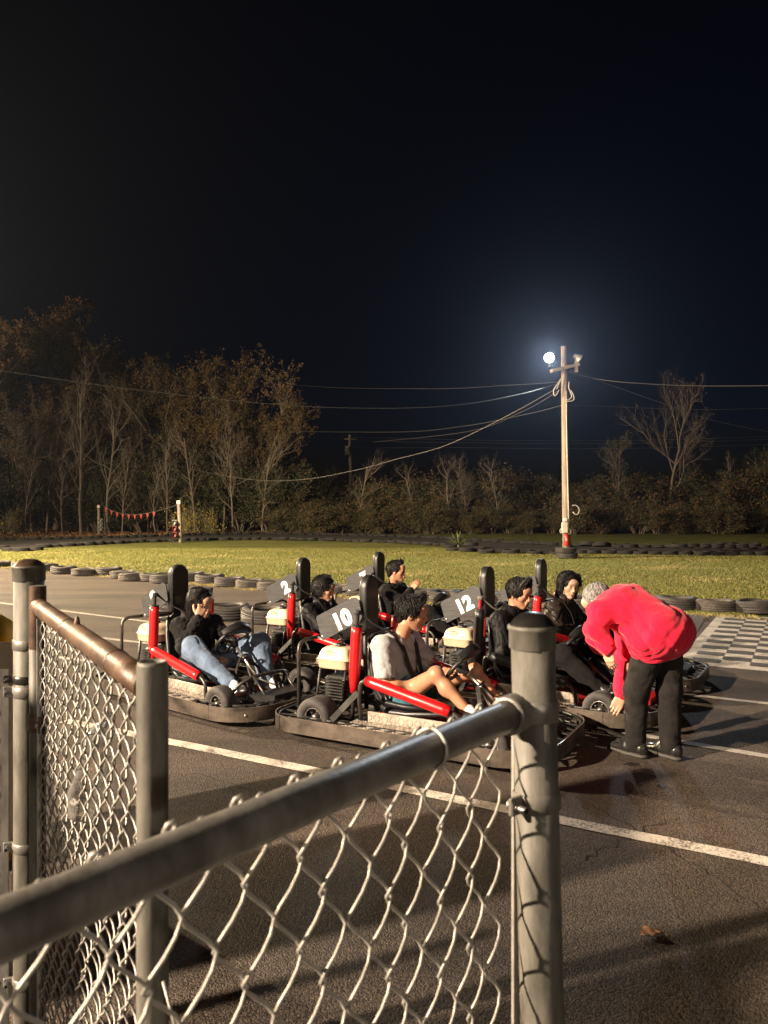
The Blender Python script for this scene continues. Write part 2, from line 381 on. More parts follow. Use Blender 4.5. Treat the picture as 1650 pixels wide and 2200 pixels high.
tag(grass_blades('lawn_grass', lawn_pts, 420000, 3, GM), 'short mown grass of the lawn between the tyre rows', 'grass', kind='stuff')
def edge_pts(rs, n):
    t = rs.rand(n)*(EX[-3]-EX[1])+EX[1]; Y = np.interp(t, EX, EY)+rs.normal(0,.13,n)+.02
    return np.stack([t, Y, np.full(n, -.005)], 1)
tag(grass_blades('verge_grass', edge_pts, 16000, 5, [GM[2], GM[1], GM[2]]), 'dry straw coloured grass at the foot of the near tyre row', 'grass', kind='stuff')
# ================================================================== chain link fences and gate in the foreground
GALV = mat('galvanised_steel', (.11,.10,.088), .45, metal=.4, var=.2, col2=(.20,.19,.17), vscale=24, bump=.0006, bscale=90, stretch=(1,1,.35), rvar=.1, detail=7)
GALV_D = mat('weathered_galvanised', (.042,.038,.029), .62, metal=.2, var=.2, col2=(.14,.132,.11), vscale=26, lo=.3, hi=.7, bump=.001, bscale=60, stretch=(1,1,.3), rvar=.1, detail=8)
WIRE = mat('chain_link_wire', (.29,.275,.245), .48, metal=.4, var=.2, vscale=40)
RUST = mat('rusty_brown_pipe', (.042,.022,.014), .48, metal=.25, var=.45, vscale=11, bump=.0012, bscale=70, col2=(.095,.05,.026), detail=8, rvar=.12)
DARKCAP = mat('dark_post_cap', (.05,.046,.042), .28, metal=.8, var=.3, vscale=14, bump=.001, bscale=40)
BRONZE = mat('bronze_post_cap', (.11,.068,.045), .35, metal=.7, var=.35, vscale=14, bump=.001, bscale=40)
BOLT = mat('zinc_bolt', (.33,.31,.3), .35, metal=.9, var=.2, vscale=30)

PITCH = .0359; PER = .0718
def wire_mesh(zlo, zhi, phase, r=.0020, dep=.0052, knuckle=True, PER=.0718):
    pts = []; n = int((zhi-zlo)/(PER/8)); 
    for i in range(n+1):
        z = zlo+(zhi-zlo)*i/n; t = ((z/PER)+phase) % 1.0
        tri = 1-4*abs(t-.5); x = PITCH*.5*1.12*math.sin(tri*PI/2*.72)/math.sin(PI/2*.72)
        y = dep*math.sin(2*PI*(t+.25)+PI/2)
        # a little bow in each leg
        pts.append(Vector((x, y, z)))
    if knuckle:
        e = pts[-1]; s = -1 if e.x > 0 else 1
        pts += [e+Vector((s*.004,.003,.006)), e+Vector((s*.009,.0,.004)), e+Vector((s*.010,-.004,-.004))]
    b = MB(); b.tube(pts, r, 6); return b.mesh('wire', WIRE)
def hang_mesh(parent, A, B, zlo, zhi, off, seed, PER=.0718):
    """zig-zag wires woven between A and B (world xy), on side off"""
    A, B = Vector((A[0],A[1],0)), Vector((B[0],B[1],0)); d = (B-A).normalized(); L = (B-A).length; nrm = Vector((-d.y,d.x,0)); ang = math.atan2(d.y,d.x)
    me = [wire_mesh(zlo, zhi, 0.0, PER=PER), wire_mesh(zlo, zhi+PER*.1, .5, PER=PER)]
    rnd = random.Random(seed); n = int((L-.01)/PITCH)
    for k in range(n):
        p = A + d*(PITCH*(k+.5)+.004) + nrm*(off+rnd.uniform(-.0012,.0012))
        o = obj('wire', me[k % 2], parent, p+Vector((0,0,rnd.uniform(-.002,.002)))); o.rotation_euler = (rnd.uniform(-.002,.002), rnd.uniform(-.004,.004), ang)
def post_tube(b, base, top, r, n=28): b.tube([base, base.lerp(top,.33), base.lerp(top,.66), top], r, n)
def dome_cap(parent, top, r, m, h1=.03, dome=.02):
    b = MB(); b.lathe([(r*1.05,-h1),(r*1.07,-h1*.97),(r*1.07,-.006),(r*1.16,-.003),(r*1.17,.003),(r*1.1,.007),(r*.95,.012),(r*.7,dome*.85),(r*.35,dome),(0.0005,dome*1.03)], 30, center=top)
    b.v=[]; b.f=[]; b.sm=[]; b.mi=[]
    b.lathe([(r*1.05,-h1),(r*1.07,-h1*.97),(r*1.07,-.004),(r*1.13,-.002),(r*1.15,.001),(r*1.13,.004),(r*1.06,.005)],30,center=top); cap=b.build('post_cap', GALV_D, parent)
    b=MB(); b.lathe([(r*1.08,.003),(r*1.0,.006),(r*.85,.006+dome*.35),(r*.6,.006+dome*.65),(r*.3,.006+dome*.8),(0.0005,.006+dome*.83)],30,center=top); b.build('cap_dome', m, cap)
def clamp(parent, c, r, h, m, ear=None, name='band_clamp', tilt=None):
    M = zto(tilt) if tilt is not None else Matrix.Identity(3)
    b = MB(); b.lathe([(r+.0006,-h/2),(r+.0028,-h/2+.002),(r+.003,0),(r+.0028,h/2-.002),(r+.0006,h/2)], 28, axis=M, center=c)
    if ear is not None:
        e = Vector(ear).normalized(); b.box(Vector(c)+e*(r+.011), (.026,.008,h*.95), rotz(math.atan2(e.y,e.x)), .002)
    o = b.build(name, m, parent)
    if ear is not None:
        e = Vector(ear).normalized(); s = Vector((-e.y,e.x,0)); q = Vector(c)+e*(r+.015)
        bb = MB(); bb.lathe([(.0,.0),(.008,.0005),(.0085,.003),(.006,.006),(.0005,.0072)], 14, axis=zto(-s), center=q-s*.004); bb.lathe([(.0045,0),(.0045,.022)],10,axis=zto(s),center=q); bb.build('bolt', BOLT, o)
    return o
# --- nearest section: end post on the right, top rail running back past the camera
fence = empty('chain_link_fence', (.212,1.08,0)); fence_items = []
PB, PT = Vector((.246,1.08,-.05)), Vector((.2085,1.08,1.437))
wf = lambda p: Vector(p)-Vector((.212,1.08,0))
b = MB(); post_tube(b, wf(PB), wf(PT), .0305); b.build('post', GALV_D, fence)
dome_cap(fence, wf(PT), .0305, DARKCAP, .028, .02)
RZ = 1.322; RA = Vector((.19,1.075,RZ)); RB = Vector((-.255,.51,RZ)); rd = (RB-RA).normalized(); RE = RA+rd*1.75
b = MB(); b.tube([wf(RA+rd*.02), wf(RA+rd*.5), wf(RA+rd*1.1), wf(RE)], .0205, 28); b.build('top_rail', GALV, fence)
b = MB(); post_tube(b, wf(Vector((RE.x,RE.y,-.05))), wf(Vector((RE.x,RE.y,1.43))), .0305); b.build('post', GALV_D, fence); dome_cap(fence, wf(Vector((RE.x,RE.y,1.43))), .0305, DARKCAP)
# rail end cup + band holding it to the post
b = MB(); cupc = wf(RA+rd*.012); b.lathe([(.012,-.022),(.024,-.016),(.0265,-.004),(.0268,.022),(.0255,.026),(.0212,.026)], 28, axis=zto(rd), center=cupc); b.build('rail_end_cup', GALV, fence)
pc = PB.lerp(PT, (RZ+.002+.05)/1.487); clamp(fence, wf(pc), .0305, .03, GALV, None)
pc2 = PB.lerp(PT, (1.197+.05)/1.487); clamp(fence, wf(pc2), .0305, .026, GALV_D, ear=(-.72,-.55,0), tilt=(-.06,.04,1))
pc2 = PB.lerp(PT, (.75+.05)/1.487); clamp(fence, wf(pc2), .0305, .026, GALV_D, ear=(-.72,-.55,0))
# tension bar next to the post
tb = RA+rd*.018; nrm = Vector((-rd.y,rd.x,0)); 
side = Vector((rd.y,-rd.x,0)); side = side if side.y > 0 else -side
b = MB(); b.box(wf(Vector((.187,1.102,.67))), (.011,.004,1.22), rotz(math.atan2(rd.y,rd.x))); b.build('tension_bar', WIRE, fence)
# tie wires round the rail
for t in (.215,.86):
    c = RA+rd*t; b = MB(); b.tube([wf(c)+Matrix.Rotation(a,3,rd)@Vector((0,0,.0228))+rd*.006*math.sin(a*.5) for a in [2*PI*i/20 for i in range(21)]], .0024, 7); b.build('tie_wire', WIRE, fence)
hang_mesh(fence, wf(RA+rd*.012), wf(RE), .06, RZ+.004, (.0255 if (nrm-side).length < 1e-3 else -.0255), 4, .093)
tag(fence, 'nearest chain-link fence panel with thick grey top rail and dark domed end post', 'fence')

# --- gate with the rusty top rail
GA, GB = Vector((-.892,1.98,0)), Vector((-.312,1.036,0)); gd = (GB-GA).normalized(); gate = empty('chain_link_gate', GA); wg = lambda p: Vector(p)-GA
b = MB(); b.tube([wg(GA+Vector((0,0,.06))), wg(GA+Vector((0,0,.7))), wg(GA+Vector((0,0,1.41)))], .0205, 24); b.build('gate_upright', GALV_D, gate)
b = MB(); b.tube([wg(GB+Vector((.004,0,.05))), wg(GB+Vector((0,0,.7))), wg(GB+Vector((0,0,1.395)))], .021, 24, caps=False)
b.lathe([(.0208,0),(.0195,.006),(.0178,.0075),(.0165,.006),(.0165,-.03)], 24, center=wg(GB+Vector((0,0,1.392)))); b.build('gate_upright', GALV_D, gate)
b = MB(); p0, p1 = GA+gd*.018+Vector((0,0,1.358)), GB-gd*.016+Vector((0,0,1.362)); b.tube([wg(p0.lerp(p1,i/8)) for i in range(9)], .0205, 24); b.build('gate_top_rail', RUST, gate)
b = MB(); b.tube([wg(GA+gd*.018+Vector((0,0,.09))), wg(GB-gd*.016+Vector((0,0,.09)))], .0195, 20); b.build('gate_bottom_rail', RUST, gate)
b = MB(); b.lathe([(.0212,-.001),(.0212,.16)], 24, center=wg(GA+Vector((0,0,1.25)))); b.build('upright_sleeve', RUST, gate)
for t in (.06,.42,.82):
    c = p0.lerp(p1,t); b = MB(); b.lathe([(.0206,-.002),(.0218,-.001),(.0218,.001),(.0206,.002)], 24, axis=zto(gd), center=wg(c)); b.build('weld_ring', RUST, gate)
c = p0.lerp(p1,.5); b = MB(); b.lathe([(.0008,.018),(.004,.014),(.006,.006),(.0065,0)], 8, center=wg(c)+Vector((0,0,.019))); b.build('bolt', RUST, gate)
gs = Vector((-gd.y,gd.x,0)); gs = gs if gs.y > 0 else -gs
hang_mesh(gate, wg(GA+gd*.03), wg(GB-gd*.012), .1, 1.335, 0.004, 9)
b = MB(); b.box(wg(GA+gd*.032+Vector((0,0,.71))), (.006,.012,1.24), rotz(math.atan2(gd.y,gd.x))); b.build('tension_bar', WIRE, gate)
b = MB(); b.box(wg(GB-gd*.03+Vector((0,0,.71))), (.004,.012,1.24), rotz(math.atan2(gd.y,gd.x))); b.build('tension_bar', WIRE, gate)
clamp(gate, wg(GA+Vector((0,0,1.06))), .0205, .045, RUST, ear=tuple(gd))
# latch pin and cable at the bottom of the free upright
b = MB(); b.tube(fillet([wg(GB+Vector((.02,-.02,.98))), wg(GB+Vector((.055,-.05,.9))), wg(GB+Vector((.06,-.06,.72))), wg(GB+Vector((.0,-.035,.66))), wg(GB+Vector((-.03,-.02,.66)))], .05), .0022, 6); b.build('latch_cable', WIRE, gate)
clamp(gate, wg(GB+Vector((0,0,.63))), .0212, .03, GALV, ear=(.3,-.9,0))
tag(gate, 'narrow chain-link gate with rusty brown top rail and open-ended grey pipe', 'gate')

# --- hinge post and the panel that runs off to the left
LP = Vector((-.951,2.06,0)); fence2 = empty('chain_link_fence', LP)
b = MB(); post_tube(b, Vector((0,0,-.05)), Vector((0,0,1.452)), .0385); b.build('post', GALV_D, fence2); dome_cap(fence2, Vector((0,0,1.452)), .0385, BRONZE, .036, .02)
for (z,h,m,e) in ((1.247,.028,GALV,None),(1.155,.022,MATS['dark_post_cap'],(-.95,-.3,0)),(1.122,.03,GALV,(-.95,-.3,0)),(.71,.026,GALV,(-.95,-.3,0)),(.35,.026,GALV,(-.95,-.3,0))): clamp(fence2, Vector((0,0,z)), .0385, h, m, e)
FD = Vector((-.97,-.16,0)).normalized(); b = MB(); b.box(FD*.062+Vector((0,0,.62)), (.022,.006,1.12), rotz(math.atan2(FD.y,FD.x))); b.build('tension_bar', GALV, fence2)
b = MB(); b.tube([FD*.05+Vector((0,0,1.20)), FD*1.5+Vector((0,0,1.2))], .0205, 20); 
hang_mesh(fence2, FD*.07, FD*1.1, .08, 1.18, 0.0, 12)
b = MB(); b.tube([FD*.06+Vector((0,0,.07)), FD*1.1+Vector((0,0,.07))], .004, 8); b.build('tension_wire', WIRE, fence2)
# gate hinge
b = MB(); b.tube([Vector((.0,0,1.03)), wg(Vector(GA))+GA-LP+Vector((0,0,1.03))], .012, 10); b.build('hinge_pin', DARKCAP, fence2)
b = MB(); post_tube(b, FD*1.14+Vector((0,0,-.05)), FD*1.14+Vector((0,0,1.3)), .0305); b.build('post', GALV_D, fence2)
tag(fence2, 'chain-link panel at the left edge with thick post under a bronze domed cap', 'fence')

# crumpled clear plastic bottle caught in the gate mesh
CLEAR = mat('clear_plastic', (.95,.94,.9), .12, trans=.92, bump=.006, bscale=26, spec=.5)
bc = AT(168,1640,1.52); bt = MB(); rr = random.Random(5)
prof = [(.0005,0),(.026,.002),(.031,.012),(.031,.05),(.027,.075),(.031,.1),(.031,.15),(.024,.178),(.012,.2),(.0115,.215),(.0005,.216)]
bt.lathe(prof, 18); bt.v = [(x*(1+.25*math.sin(z*60+x*80)), y*(.62+.2*math.cos(z*45)), z) for (x,y,z) in bt.v]
o = bt.build('plastic_bottle', CLEAR, None, bc+Vector((0,.0,-.11))); o.rotation_euler = (.1,.25,.6); tag(o, 'crumpled clear plastic bottle caught in the gate mesh', 'bottle')
# cream board and yellow bin beyond the left panel
CREAM = mat('cream_board', (.72,.64,.52), .7, var=.12, vscale=5, bump=.001, bscale=40)
b = MB(); b.box((0,0,.36), (1.0,.025,.72), None, .004); cb = b.build('painted_board', CREAM, None, (-1.66,2.62,.42)); cb.rotation_euler = (R(-6),0,R(8))
b = MB(); b.box((0,.03,-.2), (.06,.05,.5), None, .004); b.build('board_leg', CREAM, cb, (-.4,0,.02)); b = MB(); b.box((0,.03,-.2), (.06,.05,.5), None, .004); b.build('board_leg', CREAM, cb, (.4,0,.02))
tag(cb, 'cream painted board on legs behind the chain-link at the left edge', 'board')
YEL = mat('yellow_plastic', (.72,.40,.01), .38, var=.15, vscale=6, coat=.2); BLK = mat('black_hole', (.008,.008,.008), .8); GRYR = mat('grey_ring', (.33,.3,.27), .5, var=.2, vscale=12)
yb = empty('litter_bin', (-1.93,3.55,0))
b = MB(); b.lathe([(.22,0),(.235,.05),(.26,.7),(.265,.86)], 28); b.build('bin_body', YEL, yb)
b = MB(); b.lathe([(.27,.85),(.275,.88),(.262,.98),(.225,1.06),(.15,1.115),(.06,1.135),(.0005,1.138)], 28); b.build('bin_lid', YEL, yb)
fx = Vector((.3,-.95,0)).normalized(); b = MB(); b.lathe([(.075,-.02),(.098,-.01),(.1,.012),(.09,.016),(.078,.012),(.075,.0)], 26, axis=zto(fx), center=fx*.253+Vector((.03,0,.98))); lid = b.build('opening_ring', GRYR, yb)
b = MB(); b.lathe([(.0005,.0),(.077,.0),(.077,-.06)], 26, axis=zto(fx), center=fx*.258+Vector((.03,0,.98))); b.build('bin_opening', BLK, yb)
tag(yb, 'yellow plastic litter bin with a round dark opening, cut by the left edge', 'litter bin')
# ================================================================== go-karts
BLACK = mat('black_vinyl', (.012,.012,.012), .42, var=.35, vscale=18, bump=.0012, bscale=70, coat=.1)
BLACKM = mat('black_steel', (.022,.021,.02), .45, metal=.25, var=.4, vscale=14, bump=.0008, bscale=60)
TUBE = mat('worn_dark_tube', (.06,.055,.05), .38, metal=.6, var=.45, vscale=12, bump=.0006, bscale=60)
RED = mat('red_vinyl_pad', (.50,.006,.008), .33, var=.16, vscale=9, bump=.0015, bscale=16, coat=.25)
REDP = mat('red_frame_paint', (.30,.008,.008), .4, var=.35, vscale=14, bump=.0008, bscale=50)
BAND = mat('scraped_bumper_steel', (.04,.033,.028), .45, metal=.4, var=.4, vscale=3.5, bump=.0008, bscale=40, stretch=(1,1,1.6), col2=(.15,.118,.092), rvar=.12, detail=9)
RUBBER = mat('slick_rubber', (.035,.031,.028), .75, var=.3, vscale=16, bump=.0012, bscale=90)
RIM = mat('black_rim', (.03,.03,.03), .35, metal=.5, var=.3, vscale=25); HUB = mat('dull_hub', (.22,.2,.18), .45, metal=.7, var=.4, vscale=30)
TANK = mat('cream_tank_paint', (.66,.53,.36), .38, var=.1, vscale=9, coat=.15, bump=.0004, bscale=50)
DIAM = mat('aluminium_tread_plate', (.33,.29,.24), .5, metal=.3, var=.3, vscale=9, bump=.0008, bscale=60, detail=8)
SEATM = mat('black_plastic_seat', (.014,.014,.015), .38, var=.3, vscale=14, bump=.001, bscale=60)
BOARD = mat('charcoal_number_board', (.03,.03,.031), .55, var=.35, vscale=9, bump=.0015, bscale=22, stretch=(1,1,4), detail=7)
WHITE = mat('white_vinyl', (.82,.8,.76), .55, var=.06, vscale=20)
ENG = mat('engine_dark', (.03,.028,.026), .5, metal=.4, var=.5, vscale=30, bump=.003, bscale=60); STEELR = mat('bright_rod', (.45,.42,.38), .3, metal=.9, var=.2, vscale=20)
STRAP = mat('black_webbing', (.014,.013,.013), .75, bump=.0015, bscale=180); STRAPB = mat('tan_webbing', (.14,.115,.085), .8, bump=.0015, bscale=180, var=.3, vscale=20)
DECAL_R = mat('red_print', (.5,.08,.05), .6); DECAL_G = mat('pale_print', (.42,.30,.2), .6)

EDGEM = mat('rubbed_bright_edge', (.34,.29,.24), .4, metal=.6, var=.4, vscale=20)
BX0, BX1, BHW = -.34, 1.72, .60
def bumper_loop(inset=0.0, n=10):
    """rounded plan outline, counter clockwise from rear right"""
    x0, x1, hw = BX0+inset, BX1-inset, BHW-inset; pts = []
    rr, rf = .22-inset*.5, .36-inset*.5
    for (cx,cy,r,a0) in ((x1-rf,-hw+rf,rf,-90),(x1-rf,hw-rf,rf,0),(x0+rr,hw-rr,rr,90),(x0+rr,-hw+rr,rr,180)):
        for i in range(n+1): a = R(a0+90*i/n); pts.append(Vector((cx+r*math.cos(a), cy+r*math.sin(a), 0)))
    return pts
def loop_len(P):
    d=[0]
    for i in range(len(P)): d.append(d[-1]+(P[(i+1)%len(P)]-P[i]).length)
    return d
def on_loop(P, d, t):
    t = t % d[-1]; i = 0
    while d[i+1] < t: i += 1
    a = (t-d[i])/max(1e-9,d[i+1]-d[i]); p,q = P[i],P[(i+1)%len(P)]; tg=(q-p).normalized(); return p.lerp(q,a), tg

def kart_tyre(r, w, rim):
    b = MB(); h = w/2; b.lathe([(rim,-h*.72),(rim+.008,-h*.86),(rim+.028,-h),(r-.022,-h*.97),(r-.006,-h*.82),(r,-h*.6),(r,h*.6),(r-.006,h*.82),(r-.022,h*.97),(rim+.028,h),(rim+.008,h*.86),(rim,h*.72)], 40, closed=True)
    return b.mesh('tyre', RUBBER)
def kart_rim(rim, w, side):
    b = MB(); h = w/2*.72; b.lathe([(rim,-h),(rim,h)], 32)
    b.cur=1; b.lathe([(rim+.006,-h),(rim+.004,-h-.004),(rim-.004,-h-.002),(rim-.005,-h+.006)],32); b.lathe([(rim-.005,h-.006),(rim-.004,h+.002),(rim+.004,h+.004),(rim+.006,h)],32); b.cur=0  # lip rings in lighter metal to paint in an edge highlight
    b.lathe([(rim,side*h*.5),(rim*.72,side*h*.55),(rim*.58,side*h*.3),(.012,side*h*.3)], 28)
    return b.mesh('rim', [RIM, HUB])
def kart_hub(side, w):
    b = MB(); z = side*w*.5*.22
    b.lathe([(.022,z),(.022,z+side*.03),(.017,z+side*.038),(.0005,z+side*.04)], 16)
    for k in range(5):
        a = 2*PI*k/5; b.lathe([(.0075,z),(.0075,z+side*.016),(.0005,z+side*.018)], 8, center=(.045*math.cos(a),.045*math.sin(a),0))
    return b.mesh('hub', HUB)

def superloft(secs, n=24):
    """list of (centre, axis u half-width vector, axis v half-width vector, power) -> closed loft"""
    b = MB(); vs = []
    for (c,u,v,p) in secs:
        c,u,v = Vector(c),Vector(u),Vector(v)
        for k in range(n):
            a = 2*PI*k/n; ca, sa = math.cos(a), math.sin(a)
            vs.append(c+u*(abs(ca)**(2/p)*(1 if ca>=0 else -1))+v*(abs(sa)**(2/p)*(1 if sa>=0 else -1)))
    m = len(secs); fs = [(i*n+k, i*n+(k+1)%n, (i+1)*n+(k+1)%n, (i+1)*n+k) for i in range(m-1) for k in range(n)]
    b.add(vs, fs, True); b.add([vs[k] for k in range(n)], [tuple(reversed(range(n)))]); b.add([vs[(m-1)*n+k] for k in range(n)], [tuple(range(n))]); return b

def make_kart(pads, frame_m, number):
    k = empty('go_kart'); Y1 = Vector((0,1,0))
    # --- bumper: rubber core ring, lattice, steel bands
    P = bumper_loop(.012,12); b = MB()
    for z in (.075,.135): b.tube([p+Vector((0,0,z)) for p in P], .014, 8, closed=True)
    bumper = b.build('bumper', BLACKM, k)
    P0 = bumper_loop(0.0,12); d0 = loop_len(P0); cuts = [0.02,.62,1.30,2.05,2.62,3.55,4.45,d0[-1]+.02]
    for i in range(len(cuts)-1):
        t0,t1 = cuts[i]+.0015, cuts[i+1]-.0015; m = max(3,int((t1-t0)/.035)); vs=[]; th=.005
        for j in range(m+1):
            p,tg = on_loop(P0,d0,t0+(t1-t0)*j/m); out = Vector((tg.y,-tg.x,0)); o2 = out*(.002 if i%2 else .0)
            for (a,z) in ((0,.052),(th,.052),(th,.158),(0,.158)): vs.append(p+o2+out*a+Vector((0,0,z)))
        fs=[(0,3,2,1),(m*4,m*4+1,m*4+2,m*4+3)]+[(j*4+q,j*4+(q+1)%4,j*4+4+(q+1)%4,j*4+4+q) for j in range(m) for q in range(4)]
        bb=MB(); bb.add(vs,fs,False); bb.mi=[1 if (n_>=2 and (n_-2)%4==2) else 0 for n_ in range(len(fs))]; seg=bb.build('bumper_band',[BAND,EDGEM],bumper)
        if i in (0,2,4,5):
            p,tg=on_loop(P0,d0,(t0+t1)/2); out=Vector((tg.y,-tg.x,0)); bb=MB(); bb.lathe([(.0005,.004),(.009,.004),(.011,.0)],12,axis=zto(out),center=p+out*.0055+Vector((0,0,.1))); bb.build('bumper_bolt',BOLT,bumper)
    Pi = bumper_loop(.12,12); di = loop_len(Pi); b = MB(); b.tube([p+Vector((0,0,.135)) for p in Pi], .012, 8, closed=True)
    nz = 46
    for i in range(nz):
        a,_=on_loop(P,loop_len(P),loop_len(P)[-1]*i/nz); c,_=on_loop(Pi,di,di[-1]*(i+.5)/nz); e,_=on_loop(Pi,di,di[-1]*(i+.05)/nz)
        v=[a+Vector((0,0,.143)),c+Vector((0,0,.143)),e+Vector((0,0,.143))]; v2=[q-Vector((0,0,.008)) for q in v]; b.add(v+v2,[(0,1,2),(5,4,3),(0,3,4,1),(1,4,5,2),(2,5,3,0)])
    b.build('bumper_lattice', BLACKM, bumper)
    # --- frame
    b = MB()
    for s in (-1,1):
        b.tube(fillet([(-.22,s*.46,.12),(-.2,s*.26,.115),(.2,s*.25,.1),(1.2,s*.25,.1),(1.6,s*.22,.12),(1.62,0,.12)],.08),.0165,8)
        b.tube([(.22,s*.25,.1),(.3,s*.5,.1),(1.12,s*.5,.1),(1.2,s*.25,.1)],.0145,8)
    for x in (0.,.28,.72,1.12,1.32): b.tube([(x,-.27,.105),(x,.27,.105)],.0145,8)
    b.tube([(0,-.42,.14),(0,.42,.14)],.018,10); b.tube([(1.32,-.42,.14),(1.32,.42,.14)],.015,10)
    frame = b.build('frame', frame_m, k)
    b = MB(); b.box((.83,0,.092),(1.1,.5,.006),None); b.build('floor_pan', BLACKM, frame)
    b = MB(); b.prism([(.3,-.24),(1.1,-.24),(1.5,-.2),(1.5,.2),(1.1,.24),(.3,.24)],.004,None,(0,0,.112)); b.build('floor_cover', REDP, frame)
    # --- tread-plate running boards
    for s in (-1,1):
        b = MB(); b.box((.70,s*.455,.134),(.84,.19,.006),None,.002); b.box((.75,s*.357,.172),(.74,.006,.075),None,.002); b.tube([(.28,s*.553,.137),(1.12,s*.553,.137)],.007,8)
        rb = b.build('running_board', DIAM, k); t = MB()
        for i in range(22):
            for j in range(5):
                x=.30+i*.037+(j%2)*.018; yy=s*(.372+j*.037); t.box((x,yy,.1385),(.028,.008,.005),rotz(R(45 if (i+j)%2 else -45)))
            for j in range(2):
                x=.40+i*.032; 
                if x<1.1: t.box((x,s*.3612,.155+j*.03),(.028,.006,.008),Matrix.Rotation(R(45 if (i+j)%2 else -45),3,'Y'))
        t.build('tread_bars', DIAM, rb)
    # --- wheels
    for (x,r,wd,rim) in ((0.,.14,.175,.068),(1.32,.135,.125,.066)):
        me = kart_tyre(r,wd,rim)
        for s in (-1,1):
            wh = empty('wheel'); wh.parent = k; wh.location = (x, s*(.50-wd/2), r); wh.rotation_euler = (R(-90),0,0) if s>0 else (R(-90),0,0)
            sd = 1 if s>0 else -1
            obj('tyre', me, wh); obj('rim', kart_rim(rim,wd,sd), wh); obj('hub', kart_hub(sd,wd), wh)
    # --- seat
    secs=[]
    for (x,z,hw,t) in ((.90,.205,.17,.022),(.78,.195,.205,.03),(.6,.175,.215,.035),(.46,.17,.215,.04),(.385,.22,.215,.04),(.35,.32,.21,.036),(.325,.45,.2,.034),(.30,.58,.19,.032),(.285,.68,.165,.028),(.28,.71,.12,.02)):
        secs.append((x,z,hw,t))
    sx=[(Vector((x,0,z)),hw,t) for x,z,hw,t in secs]; S=[]
    for i,(c,hw,t) in enumerate(sx):
        tg=(sx[min(i+1,len(sx)-1)][0]-sx[max(i-1,0)][0]).normalized(); nr=Vector((-tg.z,0,tg.x)); S.append((c,Y1*hw,nr*t,3.2))
    seat=superloft(S,26).build('seat', SEATM, k)
    for s in (-1,1):
        b=MB(); b.tube([(.9,s*.19,.235),(.6,s*.225,.235),(.44,s*.23,.25),(.36,s*.225,.36),(.315,s*.21,.55),(.29,s*.18,.69)],[.012,.02,.022,.022,.02,.012],10); b.build('seat_bolster', SEATM, seat)
    # --- headrest
    hp=[]; w2=.092
    for i in range(13): a=PI*i/12; hp.append((w2*math.cos(a), .33+w2*math.sin(a)))
    poly=[(-w2,0.03),(-w2*.8,0),(w2*.8,0),(w2,0.03)]
    outl=hp+poly; Mh=Matrix(((0,0,1),(1,0,0),(0,1,0)))  # local x->y, y->z, z->x
    b=MB(); rings=[(.0,.86),(.004,.94),(.014,1.0),(.058,1.0),(.068,.95),(.072,.88)]; vs=[]; n=len(outl); cy=.21
    for (t,sc) in rings:
        for (px,py) in outl: vs.append(Mh@Vector((px*sc,cy+(py-cy)*(1-(1-sc)*.45),t)))
    fs=[tuple(reversed(range(n))), tuple(range((len(rings)-1)*n,len(rings)*n))]+[(i*n+q,i*n+(q+1)%n,(i+1)*n+(q+1)%n,(i+1)*n+q) for i in range(len(rings)-1) for q in range(n)]
    b.add(vs,[tuple(reversed(f)) for f in fs],True); hd=b.build('headrest', BLACK, k, (.145,0,.705))
    me=hd.data
    for p in me.polygons:
        if len(p.vertices)>4: p.use_smooth=False
    b=MB(); b.tube([Mh@Vector((px*.985,cy+(py-cy)*.995,.06)) for (px,py) in outl],.0025,6,closed=True); b.build('piping', BLACK, hd)
    b=MB(); b.tube([(.03,0,.1),(.0,0,.4),(-.045,0,.75)] if False else [(.16,0,.12),(.15,0,.5),(.15,0,.85)],.017,10); b.build('headrest_post', frame_m, k)
    # --- uprights and pads
    for s in (-1,1):
        b=MB(); b.tube(fillet([(.2,s*.27,.11),(.225,s*.3,.22),(.262,s*.3,.86),(.262,s*.3,.885)],.03),.0145,10); b.tube([(.25,s*.3,.70),(.2,s*.15,.69),(.16,0,.69)],.012,8); b.build('upright', frame_m if pads=='red' else REDP, k)
        b=MB(); q0,q1=Vector((.229,s*.3,.31)),Vector((.257,s*.3,.785)); N=10
        b.tube([q0.lerp(q1,i/N) for i in range(N+1)],[.024,.031,.037,.04,.0415,.0425,.0425,.042,.041,.04,.038],14); up=b.build('upright_pad', RED if pads=='red' else BLACK, k)
        b=MB(); b.lathe([(.0395,0),(.041,.004),(.039,.01),(.02,.012)],14,axis=zto(q1-q0),center=q1-Vector((0,0,.004))); b.build('pad_end', BLACKM, up)
        b=MB(); pt=fillet([(.33,s*.36,.13),(.345,s*.42,.3),(.36,s*.42,.425),(.43,s*.42,.432),(1.06,s*.42,.293),(1.11,s*.42,.25),(1.12,s*.42,.105)],.05); b.tube(pt,.0145,10); st=b.build('side_rail', TUBE, k)
        b=MB(); q0,q1=Vector((.405,s*.42,.437)),Vector((1.04,s*.42,.297)); N=12; rs=[.034,.039,.0405,.041,.0405,.04,.038,.0395,.04,.0405,.04,.0395,.0385]
        b.tube([q0.lerp(q1,i/N) for i in range(N+1)],rs,16); sp=b.build('side_pad', RED if pads=='red' else BLACK, k)
        for (c,dr) in ((q0,q0-q1),(q1,q1-q0)):
            b=MB(); b.lathe([(.0385,-.002),(.0385,.0015),(.018,.002)],16,axis=zto(dr),center=c); b.build('pad_end', BLACKM, sp)
        b=MB(); b.strip([(.17,s*.5,.15),(.3,s*.36,.33)],(.9,s*.3,-.2),.055,.006); b.build('brace_plate', BLACKM, k)
